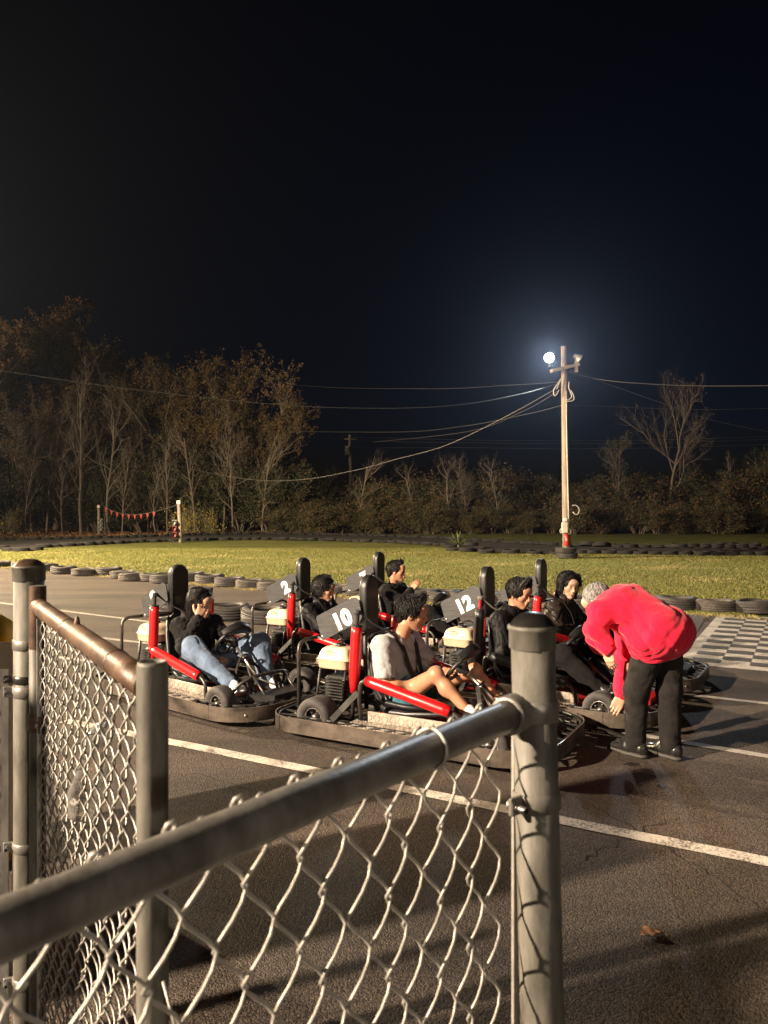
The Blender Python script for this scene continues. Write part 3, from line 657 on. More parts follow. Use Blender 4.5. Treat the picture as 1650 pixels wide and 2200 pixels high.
    # --- harness
    for s in (-1,1):
        b=MB(); m=STRAP if number!='12' else STRAPB
        b.strip([(.27,s*.285,.885),(.33,s*.21,.80),(.395,s*.135,.745),(.46,s*.115,.715),(.528,s*.10,.62),(.562,s*.085,.5),(.60,s*.06,.40),(.62,s*.05,.34)],[(-.3,s*.7,.55)]*3+[(.1,1,0)]*5,.045,.004)
        b.tube([(.262,s*.298,.868),(.262,s*.298,.9)],.024,10); b.build('harness_strap', m, k)
    # --- rear hoop, engine
    b=MB(); b.tube(fillet([(-.245,-.3,.11),(-.25,-.3,.635),(-.245,.3,.635),(-.245,.3,.11)],.09,7),.0145,10); b.build('rear_hoop', TUBE, k)
    EN=(-.01,-.06,0)
    b=MB(); b.box((0,0,.29),(.22,.2,.16),None,.02); 
    for i in range(7): b.box((.02,-.12,.22+i*.022),(.15,.09,.008),None)
    b.lathe([(.0005,-.06),(.1,-.06),(.105,-.05),(.105,.02),(.09,.03),(.0005,.03)],22,axis=zto((0,1,0)),center=(0,.17,.3)); b.box((.1,.03,.38),(.08,.14,.09),None,.015); b.tube([(.06,.1,.2),(.15,.14,.18),(.16,.24,.2)],.022,10)
    b.build('engine_block', ENG, k, EN)
    b=MB(); b.tube([(-.12,-.12,.44),(-.16,-.14,.12)],.012,6); b.tube([(.1,-.12,.44),(.06,-.14,.12)],.012,6); b.box((0,-.02,.428),(.26,.2,.008),None); b.tube([(-.12,.1,.44),(-.16,.12,.12)],.012,6); b.build('engine_stand', BLACKM, k, EN)
    T=[]
    for (z,hx,hy) in ((.436,.118,.098),(.446,.132,.112),(.50,.138,.118),(.506,.147,.127)): T.append(((0,-.05,z),(hx,0,0),(0,hy,0),6))
    tk=superloft(T,28).build('fuel_tank', TANK, k, EN)
    T=[]
    for (z,hx,hy) in ((.507,.147,.127),(.513,.138,.118),(.55,.128,.108),(.575,.115,.095),(.59,.092,.075),(.595,.06,.05)): T.append(((0,-.05,z),(hx,0,0),(0,hy,0),5))
    superloft(T,28).build('tank_top', TANK, tk)
    b=MB(); b.lathe([(.04,0),(.042,.012),(.036,.022),(.0005,.024)],18,center=(.01,-.05,.594)); b.build('tank_cap', BLACK, tk)
    b=MB(); b.box((-.025,-.1626,.552),(.075,.0016,.030),Matrix.Rotation(R(-14),3,'X')); b.build('tank_label', DECAL_G, tk)
    b=MB(); b.box((-.03,-.1612,.571),(.05,.0016,.005),Matrix.Rotation(R(-14),3,'X')); b.build('label_print', DECAL_R, tk)
    b=MB(); b.lathe([(.055,0),(.06,.01),(.06,.06),(.05,.07),(.0005,.072)],20,center=(.0,.14,.44)); b.tube([(.0,.14,.44),(.05,.1,.36)],.018,8); b.build('air_filter', BLACK, k, EN)
    b=MB(); b.tube([(-.06,.02,.62),(.02,.06,.64),(.1,.1,.6),(.14,.12,.45)],.007,6); b.tube([(-.1,.1,.5),(-.02,.16,.56),(.1,.18,.52)],.006,6); b.build('hoses', BLACK, k, EN)
    # --- number board
    pl=[(-.215,.785),(-.165,.632),(-.15,.624),(.17,.79),(.19,.82),(.165,.945),(.13,.965),(.10,.962),(-.21,.805)]
    My=Matrix(((1,0,0),(0,0,-1),(0,1,0))); b=MB(); b.prism(pl,.012,My,(0,-.112,0)); nb=b.build('number_board', BOARD, k)
    if number:
        dm=text_mesh(number,.165,.0012,.0095,WHITE); do=obj('digits',dm,nb,(.02 if len(number)>1 else .045,-.1202,.79 if len(number)>1 else .815)); do.rotation_euler=(R(90),R(-27),0)
    b=MB(); b.lathe([(.0005,.004),(.008,.004),(.011,0)],10,axis=zto((0,-1,0)),center=(-.158,-.1185,.652)); b.build('bolt', BOLT, nb)
    b=MB(); b.tube([(-.158,-.12,.652),(-.158,-.1,.640),(-.245,-.08,.635)],.008,6); b.tube([(.13,-.1,.86),(.15,0,.86)],.009,6); b.build('board_bracket', BLACKM, nb)
    # --- steering
    c=Vector((.93,0,.515)); ax=Vector((-.76,0,.65)).normalized(); up=Vector((.65,0,.76)).normalized()
    sw=k
    b=MB(); b.tube([c+up*(.135*math.sin(a))+Y1*(.15*math.cos(a)) for a in [2*PI*i/36 for i in range(36)]],.0155,10,closed=True); ring=b.build('steering_wheel', BLACK, sw)
    b=MB()
    for a in (R(20),R(160),R(270)): b.strip([c-ax*.02, c-ax*.012+up*(.07*math.sin(a))+Y1*(.075*math.cos(a)), c+up*(.13*math.sin(a))+Y1*(.145*math.cos(a))],ax.cross(up*math.sin(a)+Y1*math.cos(a)),.03,.006)
    b.build('spokes', BLACKM, ring)
    N=12; S=[]
    for i in range(N+1):
        a=R(38+104*i/N); rad=up*math.sin(a)+Y1*math.cos(a); f=.72+.28*math.sin(PI*i/N)
        S.append((c+up*(.132*math.sin(a))+Y1*(.15*math.cos(a))+ax*.012+rad*.012, rad*.045*f, ax*.038*f, 4))
    superloft(S,18).build('wheel_pad', BLACK, ring)
    b=MB(); b.lathe([(.0005,.0),(.05,.0),(.055,-.012),(.03,-.05),(.022,-.07)],20,axis=zto(ax),center=c+ax*.002); b.build('wheel_hub', BLACKM, ring)
    b=MB(); e=c-ax*.42; b.tube([c-ax*.05,e],.0125,10); b.tube([c-ax*.2-Y1*.0,c-ax*.22+Vector((.1,0,-.2))],.012,8); b.build('steering_column', STEELR, sw)
    b=MB(); q=c-ax*.19; b.tube([q+Y1*(.04*math.cos(t))+up*(.04*math.sin(t)) for t in [2*PI*i/20 for i in range(20)]],.008,8,closed=True); b.strip([q+Y1*.04,Vector((1.12,.12,.3)),Vector((1.13,.16,.11))],(1,0,0.3),.03,.006); b.strip([q-Y1*.04,Vector((1.12,-.12,.3)),Vector((1.13,-.16,.11))],(1,0,.3),.03,.006); b.build('column_bracket', TUBE, sw)
    b=MB(); b.tube([e,(1.36,-.22,.13),(1.33,-.38,.14)],.008,8); b.tube([e,(1.36,.22,.13),(1.33,.38,.14)],.008,8); b.build('tie_rods', STEELR, sw)
    # --- front hoop, pedals, front box
    b=MB(); b.tube(fillet([(1.22,-.33,.11),(1.36,-.24,.29),(1.4,0,.31),(1.36,.24,.29),(1.22,.33,.11)],.1),.0145,10); b.tube([(1.38,-.16,.3),(1.56,-.16,.13)],.011,8); b.tube([(1.38,.16,.3),(1.56,.16,.13)],.011,8); b.build('front_hoop', TUBE, k)
    for s in (-1,1):
        b=MB(); b.box((1.33,s*.14,.21),(.012,.075,.11),Matrix.Rotation(R(-25),3,'Y'),.004); b.tube([(1.34,s*.14,.2),(1.38,s*.14,.11)],.009,8); b.build('pedal', BLACKM, k)
    b=MB(); b.prism([(1.42,-.26),(1.6,-.14),(1.6,.14),(1.42,.26)],.05,None,(0,0,.155)); b.build('nose_plate', BLACKM if pads=='red' else REDP, k)
    b=MB(); b.box((.95,-.247,.135),(.16,.006,.035),None,.002); b.build('warning_sticker', DECAL_G, frame)
    return k
KARTS={}
def place(k,x,y,a): k.location=(x,y,0); k.rotation_euler=(0,0,R(a)); return k
k10=make_kart('red',BLACKM,'10')
def clone(number,label,x,y,a,src=None,m12=False):
    c=copy_tree(src or k10)
    for ch in c.children:
        if ch.name.startswith('number_board'):
            for g in ch.children:
                if g.name.startswith('digits'):
                    if number: g.data=text_mesh(number,.165,.0012,.0095,WHITE); g.location=(.02 if len(number)>1 else (-.02 if number=='9' else .045),-.1202,.79 if len(number)>1 else .815)
                    else: bpy.data.objects.remove(g)
    place(c,x,y,a); tag(c,label,'go-kart','go-karts waiting in the pit'); KARTS[number or 'w']=c; return c
k12=make_kart('black',REDP,'12')
KPOS={'10':(-.272,5.87,-29),'9':(-2.0,7.06,-39),'2':(-1.0,8.1,-29),'7':(-.22,9.3,-29),'12':(.746,6.795,-33),'w':(1.43,7.86,-31)}
place(k10,*KPOS['10']); tag(k10,'red-padded go-kart with number board 10, nearest to the fence','go-kart','go-karts waiting in the pit'); KARTS['10']=k10
place(k12,*KPOS['12']); tag(k12,'go-kart with number board 12, black pads and a red frame','go-kart','go-karts waiting in the pit'); KARTS['12']=k12
clone('9','red-padded go-kart with number board 9 at the left of the group',*KPOS['9'])
clone('2','red-padded go-kart with number board 2 behind kart 9',*KPOS['2'])
clone('7','red-padded go-kart with number board 7, farthest back',*KPOS['7'])
clone(None,'red-padded go-kart with a blank board seen edge on, beside the man in red',*KPOS['w'])
# ================================================================== tyres, lamp pole, wires, posts
TYRE = mat('old_car_tyre', (.034,.029,.025), .7, var=.4, vscale=7, bump=.003, bscale=40, rvar=.12)
TYRE_D = mat('dusty_car_tyre', (.055,.046,.038), .8, var=.4, vscale=7, bump=.003, bscale=40)
def car_tyre_mesh(r, w, rim, m, n=36, blocks=True, squash=1.0, jag=0):
    b = MB(); h = w/2; c = h
    prof = [(rim,c-h*.62),(rim+.012,c-h*.86),(rim+.05,c-h*1.0),(r-.05,c-h*.97),(r-.018,c-h*.84),(r-.004,c-h*.7)]
    for g in (-.42,-.08,.08,.42): prof += [(r,c+h*(g-.05)),(r-.011,c+h*(g-.04)),(r-.011,c+h*(g+.04)),(r,c+h*(g+.05))]
    prof += [(r-.004,c+h*.7),(r-.018,c+h*.84),(r-.05,c+h*.97),(rim+.05,c+h*1.0),(rim+.012,c+h*.86),(rim,c+h*.62),(rim+.02,c+h*.4),(r-.045,c+h*.3),(r-.04,c),(r-.045,c-h*.3),(rim+.02,c-h*.4)]
    b.lathe(prof, n, closed=True)
    if blocks:
        for k in range(n*2):
            a = 2*PI*k/(n*2)
            for s in (-1,1): b.box((math.cos(a)*(r+.001),math.sin(a)*(r+.001),c+s*h*.62),(.006,.016,h*.34),rotz(a+s*.0)@Matrix.Rotation(.35*s,3,'X'))
    rr = random.Random(jag)
    if jag:
        ph = rr.uniform(0,6); b.v = [(x*(1+.03*math.sin(2*math.atan2(y,x)+ph)), y*(1+.03*math.cos(2*math.atan2(y,x)+ph)), z*squash+(.012*math.sin(math.atan2(y,x)*2+ph) if z>h else 0)) for x,y,z in b.v]
    return b.mesh('tyre', m)
TM = [car_tyre_mesh(.32,.20,.2,TYRE,40,True,1,1), car_tyre_mesh(.31,.185,.2,TYRE_D,40,True,1,2), car_tyre_mesh(.33,.215,.205,TYRE,40,False,.95,3), car_tyre_mesh(.30,.18,.19,TYRE_D,40,True,.97,4)]
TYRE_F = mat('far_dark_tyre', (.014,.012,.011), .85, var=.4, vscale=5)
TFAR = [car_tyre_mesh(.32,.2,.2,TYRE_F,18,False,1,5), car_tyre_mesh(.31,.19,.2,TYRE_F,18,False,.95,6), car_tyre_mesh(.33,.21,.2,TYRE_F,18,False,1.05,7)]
rt = random.Random(11)
def tyre(p, label, group, big=True, z=0.0, tilt=0.0, sc=1.0):
    me = (TM if big else TFAR)[rt.randrange(4 if big else 3)]
    o = obj('tyre', me, None, (p[0],p[1],z)); o.rotation_euler = (rt.uniform(-.03,.03)+tilt, rt.uniform(-.03,.03), rt.uniform(0,6.28)); o.scale = (sc,sc,sc)
    
    if not big: o.scale = (sc,sc,sc*.72)
    tag(o, label, 'tyre', group); return o
# near row along the lawn edge, left to right
near_row = [(-70,1214),(-10,1219),(40,1222),(90,1228),(128,1234),(172,1238),(226,1237),(256,1243),(276,1249),(322,1250),(346,1254),(402,1250),(445,1255),(488,1262),(533,1265),(580,1270),(628,1272),(675,1275),(722,1277),(770,1282),(815,1284),(858,1287),(905,1292),(955,1295),(1005,1298),(1058,1301),(1105,1304),(1150,1306),(1197,1310),(1257,1312),(1310,1311),(1360,1311),(1412,1311),(1466,1312),(1553,1317),(1641,1321),(1725,1325)]
for i,(u,v) in enumerate(near_row):
    tyre(G(u,v)+Vector((0,.25,0)), 'black car tyre, %s from the left in the near row edging the lawn' % ordinal(i), 'near tyre row along the lawn')
for (u,v,lab) in ((476,1334,'smooth-treaded big tyre lying on the asphalt behind the woman in kart 9'),(562,1342,'patterned tyre lying on the asphalt beside the rear hoop of kart 2'),(372,1334,'blocky treaded tyre lying behind the harness of kart 9')):
    o=tyre(G(u,v)+Vector((0,.3,0)), lab, 'loose tyres on the asphalt', sc=1.06); o.data=TM[2 if u==476 else 0]
def row(P, n, label, group, dy=0.0, jitter=.1):
    c=0
    for i,p in enumerate(lerp_poly(P,n)):
        if abs(p.x)/max(p.y,1) < .56: c+=1; tyre((p.x+rt.uniform(-jitter,jitter),p.y+dy+rt.uniform(-jitter,jitter),0), label % ordinal(c-1), group, big=False, sc=rt.uniform(.9,1.12), tilt=rt.uniform(-.08,.08))
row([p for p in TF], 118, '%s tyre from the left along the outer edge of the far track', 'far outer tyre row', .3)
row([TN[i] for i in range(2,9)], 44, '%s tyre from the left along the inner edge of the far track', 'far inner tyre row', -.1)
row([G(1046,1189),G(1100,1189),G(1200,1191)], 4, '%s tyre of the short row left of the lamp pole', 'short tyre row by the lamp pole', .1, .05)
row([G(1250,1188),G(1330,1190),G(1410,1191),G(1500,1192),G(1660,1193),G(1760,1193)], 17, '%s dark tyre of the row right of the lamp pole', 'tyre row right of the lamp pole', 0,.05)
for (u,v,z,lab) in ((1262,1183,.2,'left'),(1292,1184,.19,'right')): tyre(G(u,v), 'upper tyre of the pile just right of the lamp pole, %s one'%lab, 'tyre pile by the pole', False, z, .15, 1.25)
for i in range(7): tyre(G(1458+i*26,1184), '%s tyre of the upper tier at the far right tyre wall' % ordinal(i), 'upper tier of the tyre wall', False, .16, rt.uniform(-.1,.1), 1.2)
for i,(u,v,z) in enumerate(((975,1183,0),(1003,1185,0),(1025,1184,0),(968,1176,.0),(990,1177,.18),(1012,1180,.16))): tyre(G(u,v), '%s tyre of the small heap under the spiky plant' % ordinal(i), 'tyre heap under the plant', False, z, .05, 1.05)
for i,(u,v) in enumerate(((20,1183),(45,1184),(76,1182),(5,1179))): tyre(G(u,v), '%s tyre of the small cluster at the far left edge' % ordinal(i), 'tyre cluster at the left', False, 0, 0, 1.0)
# spiky plant
YUC = mat('spiky_leaf', (.10,.115,.04), .6, var=.3, vscale=3); pl = empty('spiky_plant', G(985,1178)); b = MB(); rr = random.Random(8)
for i in range(60):
    a=rr.uniform(0,6.28); el=rr.uniform(.25,1.45); L=rr.uniform(.45,.75); d=Vector((math.cos(a)*math.cos(el),math.sin(a)*math.cos(el),math.sin(el))); s=d.cross(Vector((0,0,1))).normalized()*.025
    b.add([Vector((0,0,.15))-s,Vector((0,0,.15))+s,d*L*.6+Vector((0,0,.15))+s,d*L+Vector((0,0,.12)),d*L*.6+Vector((0,0,.15))-s],[(0,1,2,3,4)])
b.build('leaf_rosette', YUC, pl); b=MB(); b.tube([(0,0,-.02),(0,0,.18)],[.06,.05],8); b.build('stem', mat('plant_stem',(.08,.06,.04),.9), pl); tag(pl,'spiky yucca-like plant growing above the tyre heap','plant')

# ------------------------------------------------------------------ floodlight pole
WOOD = mat('weathered_pole_wood', (.235,.19,.148), .8, var=.35, vscale=4, bump=.004, bscale=20, stretch=(6,6,.35), detail=8)
WOODG = mat('grey_timber', (.24,.2,.16), .8, var=.35, vscale=6, bump=.003, bscale=25, detail=8)
PBX = G(1218,1199); pole = empty('floodlight_pole', PBX); PX,PYY = PBX.x,PBX.y
def wp(u,v,dy=0.0): return AT(u,v,PYY+dy)-PBX
b=MB(); ptop=wp(1211,744); b.tube([Vector((0,0,-.1)),ptop*.3,ptop*.65,ptop],[.15,.135,.115,.095],16); b.build('pole', WOOD, pole)
arm0,arm1=wp(1184,797,-.25),wp(1243,783,-.1); ad=(arm1-arm0); b=MB(); b.box((arm0+arm1)/2,(ad.length,.1,.24),zto(ad)@Matrix.Rotation(PI/2,3,'Y')); b.build('crossarm', WOODG, pole)
LAMPW=mat('lit_lamp_glass',(1,.95,.85),.3,emit=(1.0,.93,.82),estr=260.0); HOUS=mat('lamp_housing',(.3,.29,.28),.5,metal=.5,var=.2,vscale=8)
def flood_head(parent, c, aim, lit, r=.2):
    aim=Vector(aim).normalized(); M=zto(aim); o=MB(); o.lathe([(.0005,-.22),(.07,-.2),(.1,-.12),(r*.9,-.02),(r,.0),(r,.03),(r*.94,.03)],22,axis=M,center=c); hh=o.build('lamp_housing',HOUS,parent)
    l=MB(); l.lathe([(.0005,.022),(r*.5,.02),(r*.95,.005)],22,axis=M,center=c); l.build('lamp_glass',LAMPW if lit else mat('unlit_lamp_glass',(.3,.3,.32),.2),hh)
    y=MB(); y.tube([Vector(c)-aim*.05+Vector((0,0,-.02)),Vector(c)-aim*.06+Vector((0,0,-.34))],.03,8); y.build('lamp_yoke',HOUS,parent); return hh
def spot(c, aim, power, col, size, blend=.6, rad=.12, parent=None):
    l=bpy.data.lights.new('lamp_light','SPOT'); l.energy=power; l.color=col; l.spot_size=R(size); l.spot_blend=blend; l.shadow_soft_size=rad
    o=bpy.data.objects.new('lamp_light',l); COL.objects.link(o); o.location=Vector(c); o.rotation_euler=Vector(aim).normalized().to_track_quat('-Z','Y').to_euler()
    if parent: o.parent=parent
    return o
lc=wp(1180,768,-.35); aim=Vector((-.25,-.9,-.38)); flood_head(pole, lc, aim, True, .165)
an=aim.normalized(); spot(lc+an*.12, aim, POLE_POWER, (.86,.92,1.0), 165, .5, .15, pole)
rc=wp(1243,771,-.1); flood_head(pole, rc, (.85,.2,-.6), False, .17)
b=MB(); b.box(wp(1238,787,-.12),(.1,.14,.42),None,.01); b.build('lamp_bracket', WOODG, pole)
# conduit, boxes, extinguisher, cables
CABM=mat('grey_cable',(.42,.39,.36),.5,var=.2,vscale=10); BOXM=mat('grey_meter_box',(.55,.5,.42),.5,var=.12,vscale=6)
b=MB(); b.tube([wp(1216.5,840,-.14),wp(1217,900,-.15),wp(1219,1000,-.16),wp(1221.5,1100,-.16),wp(1222,1120,-.16)],.022,8); b.build('conduit', CABM, pole)
b=MB(); b.box(wp(1213.5,1134,-.22),(.2,.16,.36),None,.01); bx=b.build('meter_box', BOXM, pole); b=MB(); b.box(wp(1213.5,1134,-.305),(.17,.012,.32),None,.004); b.build('box_door', BOXM, bx)
b=MB(); b.box(wp(1214.5,1117,-.2),(.16,.12,.14),None,.03); b.build('meter_dome', BOXM, pole)
EXR=mat('extinguisher_red',(.55,.02,.015),.35,coat=.3); b=MB(); b.lathe([(.0005,0),(.075,.005),(.08,.02),(.08,.3),(.06,.36),(.025,.39),(.025,.42),(.0005,.42)],16,center=wp(1217,1172,-.24)); ex=b.build('fire_extinguisher',EXR,None,None)
ex.location=PBX; tag(ex,'small red fire extinguisher hung low on the lamp pole','extinguisher')
b=MB(); b.box((0,0,0),(.07,.003,.08),None); lb=b.build('label_sheet', BOXM, ex, wp(1216.5,1159,-.325)); b=MB(); b.tube([wp(1217,1150,-.24),wp(1220,1148,-.24),wp(1222,1152,-.24),wp(1221,1165,-.22)],.012,8); b.tube([wp(1214,1150,-.25),wp(1220,1148,-.25)],.012,6); b.build('valve_handle', BLACKM, ex)
b=MB()
for pts in ([(1222,1135),(1226,1140),(1226,1146),(1221,1148)],[(1207,1135),(1203,1139),(1204,1144),(1207,1146)],[(1230,1086),(1236,1085),(1243,1089),(1245,1097),(1241,1106),(1235,1105),(1231,1100)],
            [(1214,859),(1224,858),(1229,852),(1225,841),(1221,832),(1223,820)],[(1217,862),(1228,862),(1234,858),(1232,848),(1226,838)],[(1205,813),(1197,826),(1188,838),(1191,852),(1197,846),(1201,838)],[(1206,815),(1199,828),(1196,836)]):
    b.tube(fillet([wp(u,v,-.15) for u,v in pts],.2),.016,6)
b.build('cable_loops', CABM, pole)
tag(pole,'tall wooden pole with a lit floodlight and boxes, standing on the lawn','lamp pole')
o1=obj('tyre', TM[2], None, PBX+Vector((0,0,0))); tag(o1,'lower tyre around the foot of the lamp pole','tyre'); o1.scale=(1.08,1.08,.9)
o2=obj('tyre', TM[0], None, PBX+Vector((-.03,.02,.2))); o2.rotation_euler=(.05,-.06,0); o2.scale=(1.12,1.12,.95); tag(o2,'upper tyre around the foot of the lamp pole','tyre')
# overhead wires (each its own thing)
WM=mat('overhead_wire',(.10,.094,.088),.5,metal=.3)
def wire(pts, r, label, kinks=0):
    P=[Vector(p) for p in pts]; Q=[]
    for i in range(len(P)-1):
        a,b_=P[max(i-1,0)],P[min(i+2,len(P)-1)]
        for j in range(14):
            t=j/14; Q.append(.5*((2*P[i])+(-a+P[i+1])*t+(2*a-5*P[i]+4*P[i+1]-b_)*t*t+(-a+3*P[i]-3*P[i+1]+b_)*t**3))
    Q.append(P[-1]); r=r*.45; m=MB(); m.tube(Q,r,6)
    if kinks:
        Q2=[]; n=220; 
        for i in range(n+1):
            f=i/n*(len(Q)-1); k=min(int(f),len(Q)-2); p=Q[k].lerp(Q[k+1],f-k); a=i*1.9; Q2.append(p+Vector((0,math.cos(a),math.sin(a)))*r*1.7)
        m.tube(Q2,r*.8,5)
    c=sum(m.v[0][i]*0 for i in range(3)); o=m.build('overhead_wire',WM); tag(o,label,'wire'); return o
pw=lambda u,v:AT(u,v,PYY)
wire([pw(1205,820),AT(1100,827,32),AT(900,835,45),AT(620,826,66),AT(220,786,90),AT(-200,740,110)],.02,'thin upper wire running left from the lamp pole behind the trees')
wire([pw(1205,822),AT(1120,846,26),AT(1000,868,25),AT(850,877,24),AT(620,871,22),AT(300,838,19),AT(0,796,16.5),AT(-150,770,15.3)],.011,'twisted cable sagging left across the trees to the frame edge',1)
wire([pw(1206,828),AT(1100,888,28),AT(960,956,30),AT(850,987,32),AT(760,1011,34),AT(640,1031,37),AT(520,1028,44),AT(380,1000,58),AT(250,960,72)],.02,'twisted cable sagging low from the lamp pole toward the hedge',1)
wire([pw(1207,835),AT(1120,885,32),AT(1000,928,40),AT(800,950,55)],.024,'thin wire dropping left from the lamp pole, second lowest')
wire([pw(1210,870),AT(1130,890,34),AT(1000,915,42),AT(860,928,52),AT(640,927,66)],.03,'pale wire leaving the lamp pole at mid height to the left')
wire([pw(1222,798),AT(1270,812,27),AT(1350,822,26.5),AT(1500,829,26),AT(1720,828,25)],.018,'twisted cable running level to the right from the lamp pole',1)
wire([pw(1224,794),AT(1300,823,27.5),AT(1400,858,28),AT(1540,905,29),AT(1720,940,30)],.012,'twisted cable descending to the right from the lamp pole',1)
wire([pw(1222,870),AT(1350,875,28),AT(1500,880,29),AT(1720,876,30)],.013,'straight thin wire running right from mid height of the lamp pole')
for i,(v0,lab) in enumerate(((945,'topmost'),(951,'middle'),(962,'lowest'))):
    wire([AT(755,v0-6+i*3,88),AT(1000,v0,88),AT(1240,v0+2,88),AT(1500,v0-2,88),AT(1800,v0-14,88)],.035,'%s of three distant level power lines behind the lamp pole' % lab)
# distant utility pole
up=empty('utility_pole', AT(756,1128,88)*1.0); up.location.z=0; ub=up.location
b=MB(); tt=AT(751,934,88)-ub; b.tube([Vector((0,0,-.1)),tt],[.22,.16],10); b.build('pole',WOODG,up); b=MB(); a0,a1=AT(739,943,88)-ub,AT(768,944,88)-ub; b.tube([a0,a1],.07,6); b.build('crossarm',WOODG,up); b=MB(); b.lathe([(.0005,-.5),(.3,-.5),(.3,.5),(.0005,.5)],12,center=AT(746,968,87.6)-ub); b.build('transformer_can',BOXM,up); tag(up,'distant utility pole with a transformer can rising above the hedge','utility pole')

# small posts with signal lamps and bunting on the far side of the track
def sig_post(u,vb,vt,lean,label,side,red):
    base=G(u,vb); t=AT(u-lean,vt,base.y)-base; e=empty('signal_post',base); b=MB(); b.tube([Vector((0,0,-.05)),t*.5,t],[.11,.1,.085],10); b.build('post',WOODG,e)
    hh=t.z
    for k in range(3):
        z=hh*(.52-.16*k); c=t*(z/hh)+Vector((side*.22,-.12,0)); b=MB(); b.box(c,(.26,.24,.3),None,.03); b.lathe([(.12,0),(.12,.18)],12,axis=zto((0,-1,0)),center=c+Vector((0,-.12,0)),); b.build('signal_lamp',mat('signal_grey',(.22,.22,.2),.5) if not(red and k>=1) else mat('signal_red',(.16,.02,.02),.4),e)
    b=MB(); b.box(t+Vector((0,0,.12)),(.2,.16,.22),None,.03); b.build('top_cap',BOXM,e); tag(e,label,'signal post'); return e
sp1=sig_post(213,1148,1092,1,'short post with stacked signal lamps at the left track edge',1,False)
sp2=sig_post(388,1165,1084,4,'leaning pale post with red signal lamps at the lawn edge',-1,True)
FLAG=mat('red_pennant',(.30,.02,.02),.7); bt=empty('bunting',(0,0,0)); s0,s1=AT(222,1086,52),AT(384,1084,44); bt.location=s0
S=[s0.lerp(s1,i/24)-s0+Vector((0,0,-.6*math.sin(PI*(i/24)**.8))) for i in range(25)]; b=MB(); b.tube(S,.02,5); b.build('string',WM,bt)
for i in range(1,19,2):
    b=MB(); p=S[i]; q=S[i+1]; dx=Vector((.17,0,0)); b.prism([(-.09,0),(.09,0),(.0,-.33)],.012,Matrix(((1,0,0),(0,0,-1),(0,1,0))),p); b.build('pennant',FLAG,bt)
tag(bt,'string of small red pennants hung between the two signal posts','bunting')

# ------------------------------------------------------------------ floodlight masts outside the picture that light the pit and the lawn
def mast(pos, aim, power, col, size, label, rad):
    e=empty('floodlight_mast',(pos[0],pos[1],0)); b=MB(); b.tube([(0,0,-.1),(0,0,pos[2]*.5),(0,0,pos[2]+.2)],[.15,.13,.1],12); b.build('pole',WOOD,e)
    a=Vector(aim).normalized(); h=Vector((a.x,a.y,0)).normalized(); c=h*.35+Vector((0,0,pos[2])); b=MB(); b.box((0,0,pos[2]-.3),(.12,.9,.14),rotz(math.atan2(h.y,h.x))); b.build('crossarm',WOODG,e)
    flood_head(e,c,a,True,.24); spot(c+a*.14,a,power,col,size,.7,rad,e); tag(e,label,'floodlight'); return e
mast(KEY_POS,(.85,.5,-.33),KEY_POWER,(1,.79,.58),125,'wooden floodlight mast standing left of the pit, behind the camera',.14)
mast(LAWN_POS,(.85,.42,-.22),LAWN_POWER,(1,.78,.50),150,'wooden floodlight mast at the left side of the lawn',.16)
mast((-46,43,8.5),(.66,.75,.12),21000.0,(1,.76,.5),150,'wooden floodlight mast beyond the far bend at the left',.16)
# unseen fill lamp added behind the camera to brighten the fence's dark side
mast((4.5,-7.5,3.6),(-.45,.85,-.28),650.0,(1,.82,.62),120,'unseen low lamp post added behind the camera as fill light',.1)
# dry leaf and litter
LEAF=mat('dry_leaf',(.10,.045,.018),.8,var=.4,vscale=60)
def leaf(p,s,label,rz):
    n=9; b=MB(); vs=[]
    for i in range(n):
        t=i/(n-1); wdt=.34*math.sin(PI*t**.8)*(1+.25*math.sin(i*2.4)); 
        for k in (-1,0,1): vs.append((s*(t-.5), s*wdt*k, s*(.10+.14*abs(k)*math.sin(PI*t)+.04*math.sin(i*1.7+k))))
    b.add(vs,[(i*3+k,i*3+3+k,i*3+4+k,i*3+1+k) for i in range(n-1) for k in (0,1)],True); o=b.build('dry_leaf',LEAF,None,p); o.rotation_euler=(0,0,rz); tag(o,label,'leaf'); return o
leaf(G(1397,2010),.085,'curled brown leaf lying on the dark asphalt at lower right',.2)
for i,(u,v,l) in enumerate(((1345,1204,'pale leaf on the lawn just right of the lamp pole'),(1453,1224,'pale leaf on the lawn above the chequered line'),(1376,1237,'yellow leaf on the lawn above the man in red'),(1515,1334,'dry leaf at the foot of the tyres by the chequered line'))): leaf(G(u,v),.12,l,i*1.3)

# unseen timber boards added left of the gate to throw shade across the near asphalt
def shade_board(x,y,wd,label):
    e=empty('shade_board',(x,y,0),R(68)); 
    for s in (-1,1): b=MB(); b.box((s*wd*.42,0,.98),(.08,.08,2.0),None,.005); b.build('post',WOODG,e)
    b=MB(); b.box((0,.055,1.3),(wd,.03,1.35),None,.005); b.build('board',WOODG,e); tag(e,label,'shade board','added shade boards'); return e
shade_board(-2.75,1.02,.6,'unseen timber board added to cast shade left of the camera, nearer one')
shade_board(-2.6,2.2,.95,'unseen timber board added to cast shade beyond the left chain-link panel')
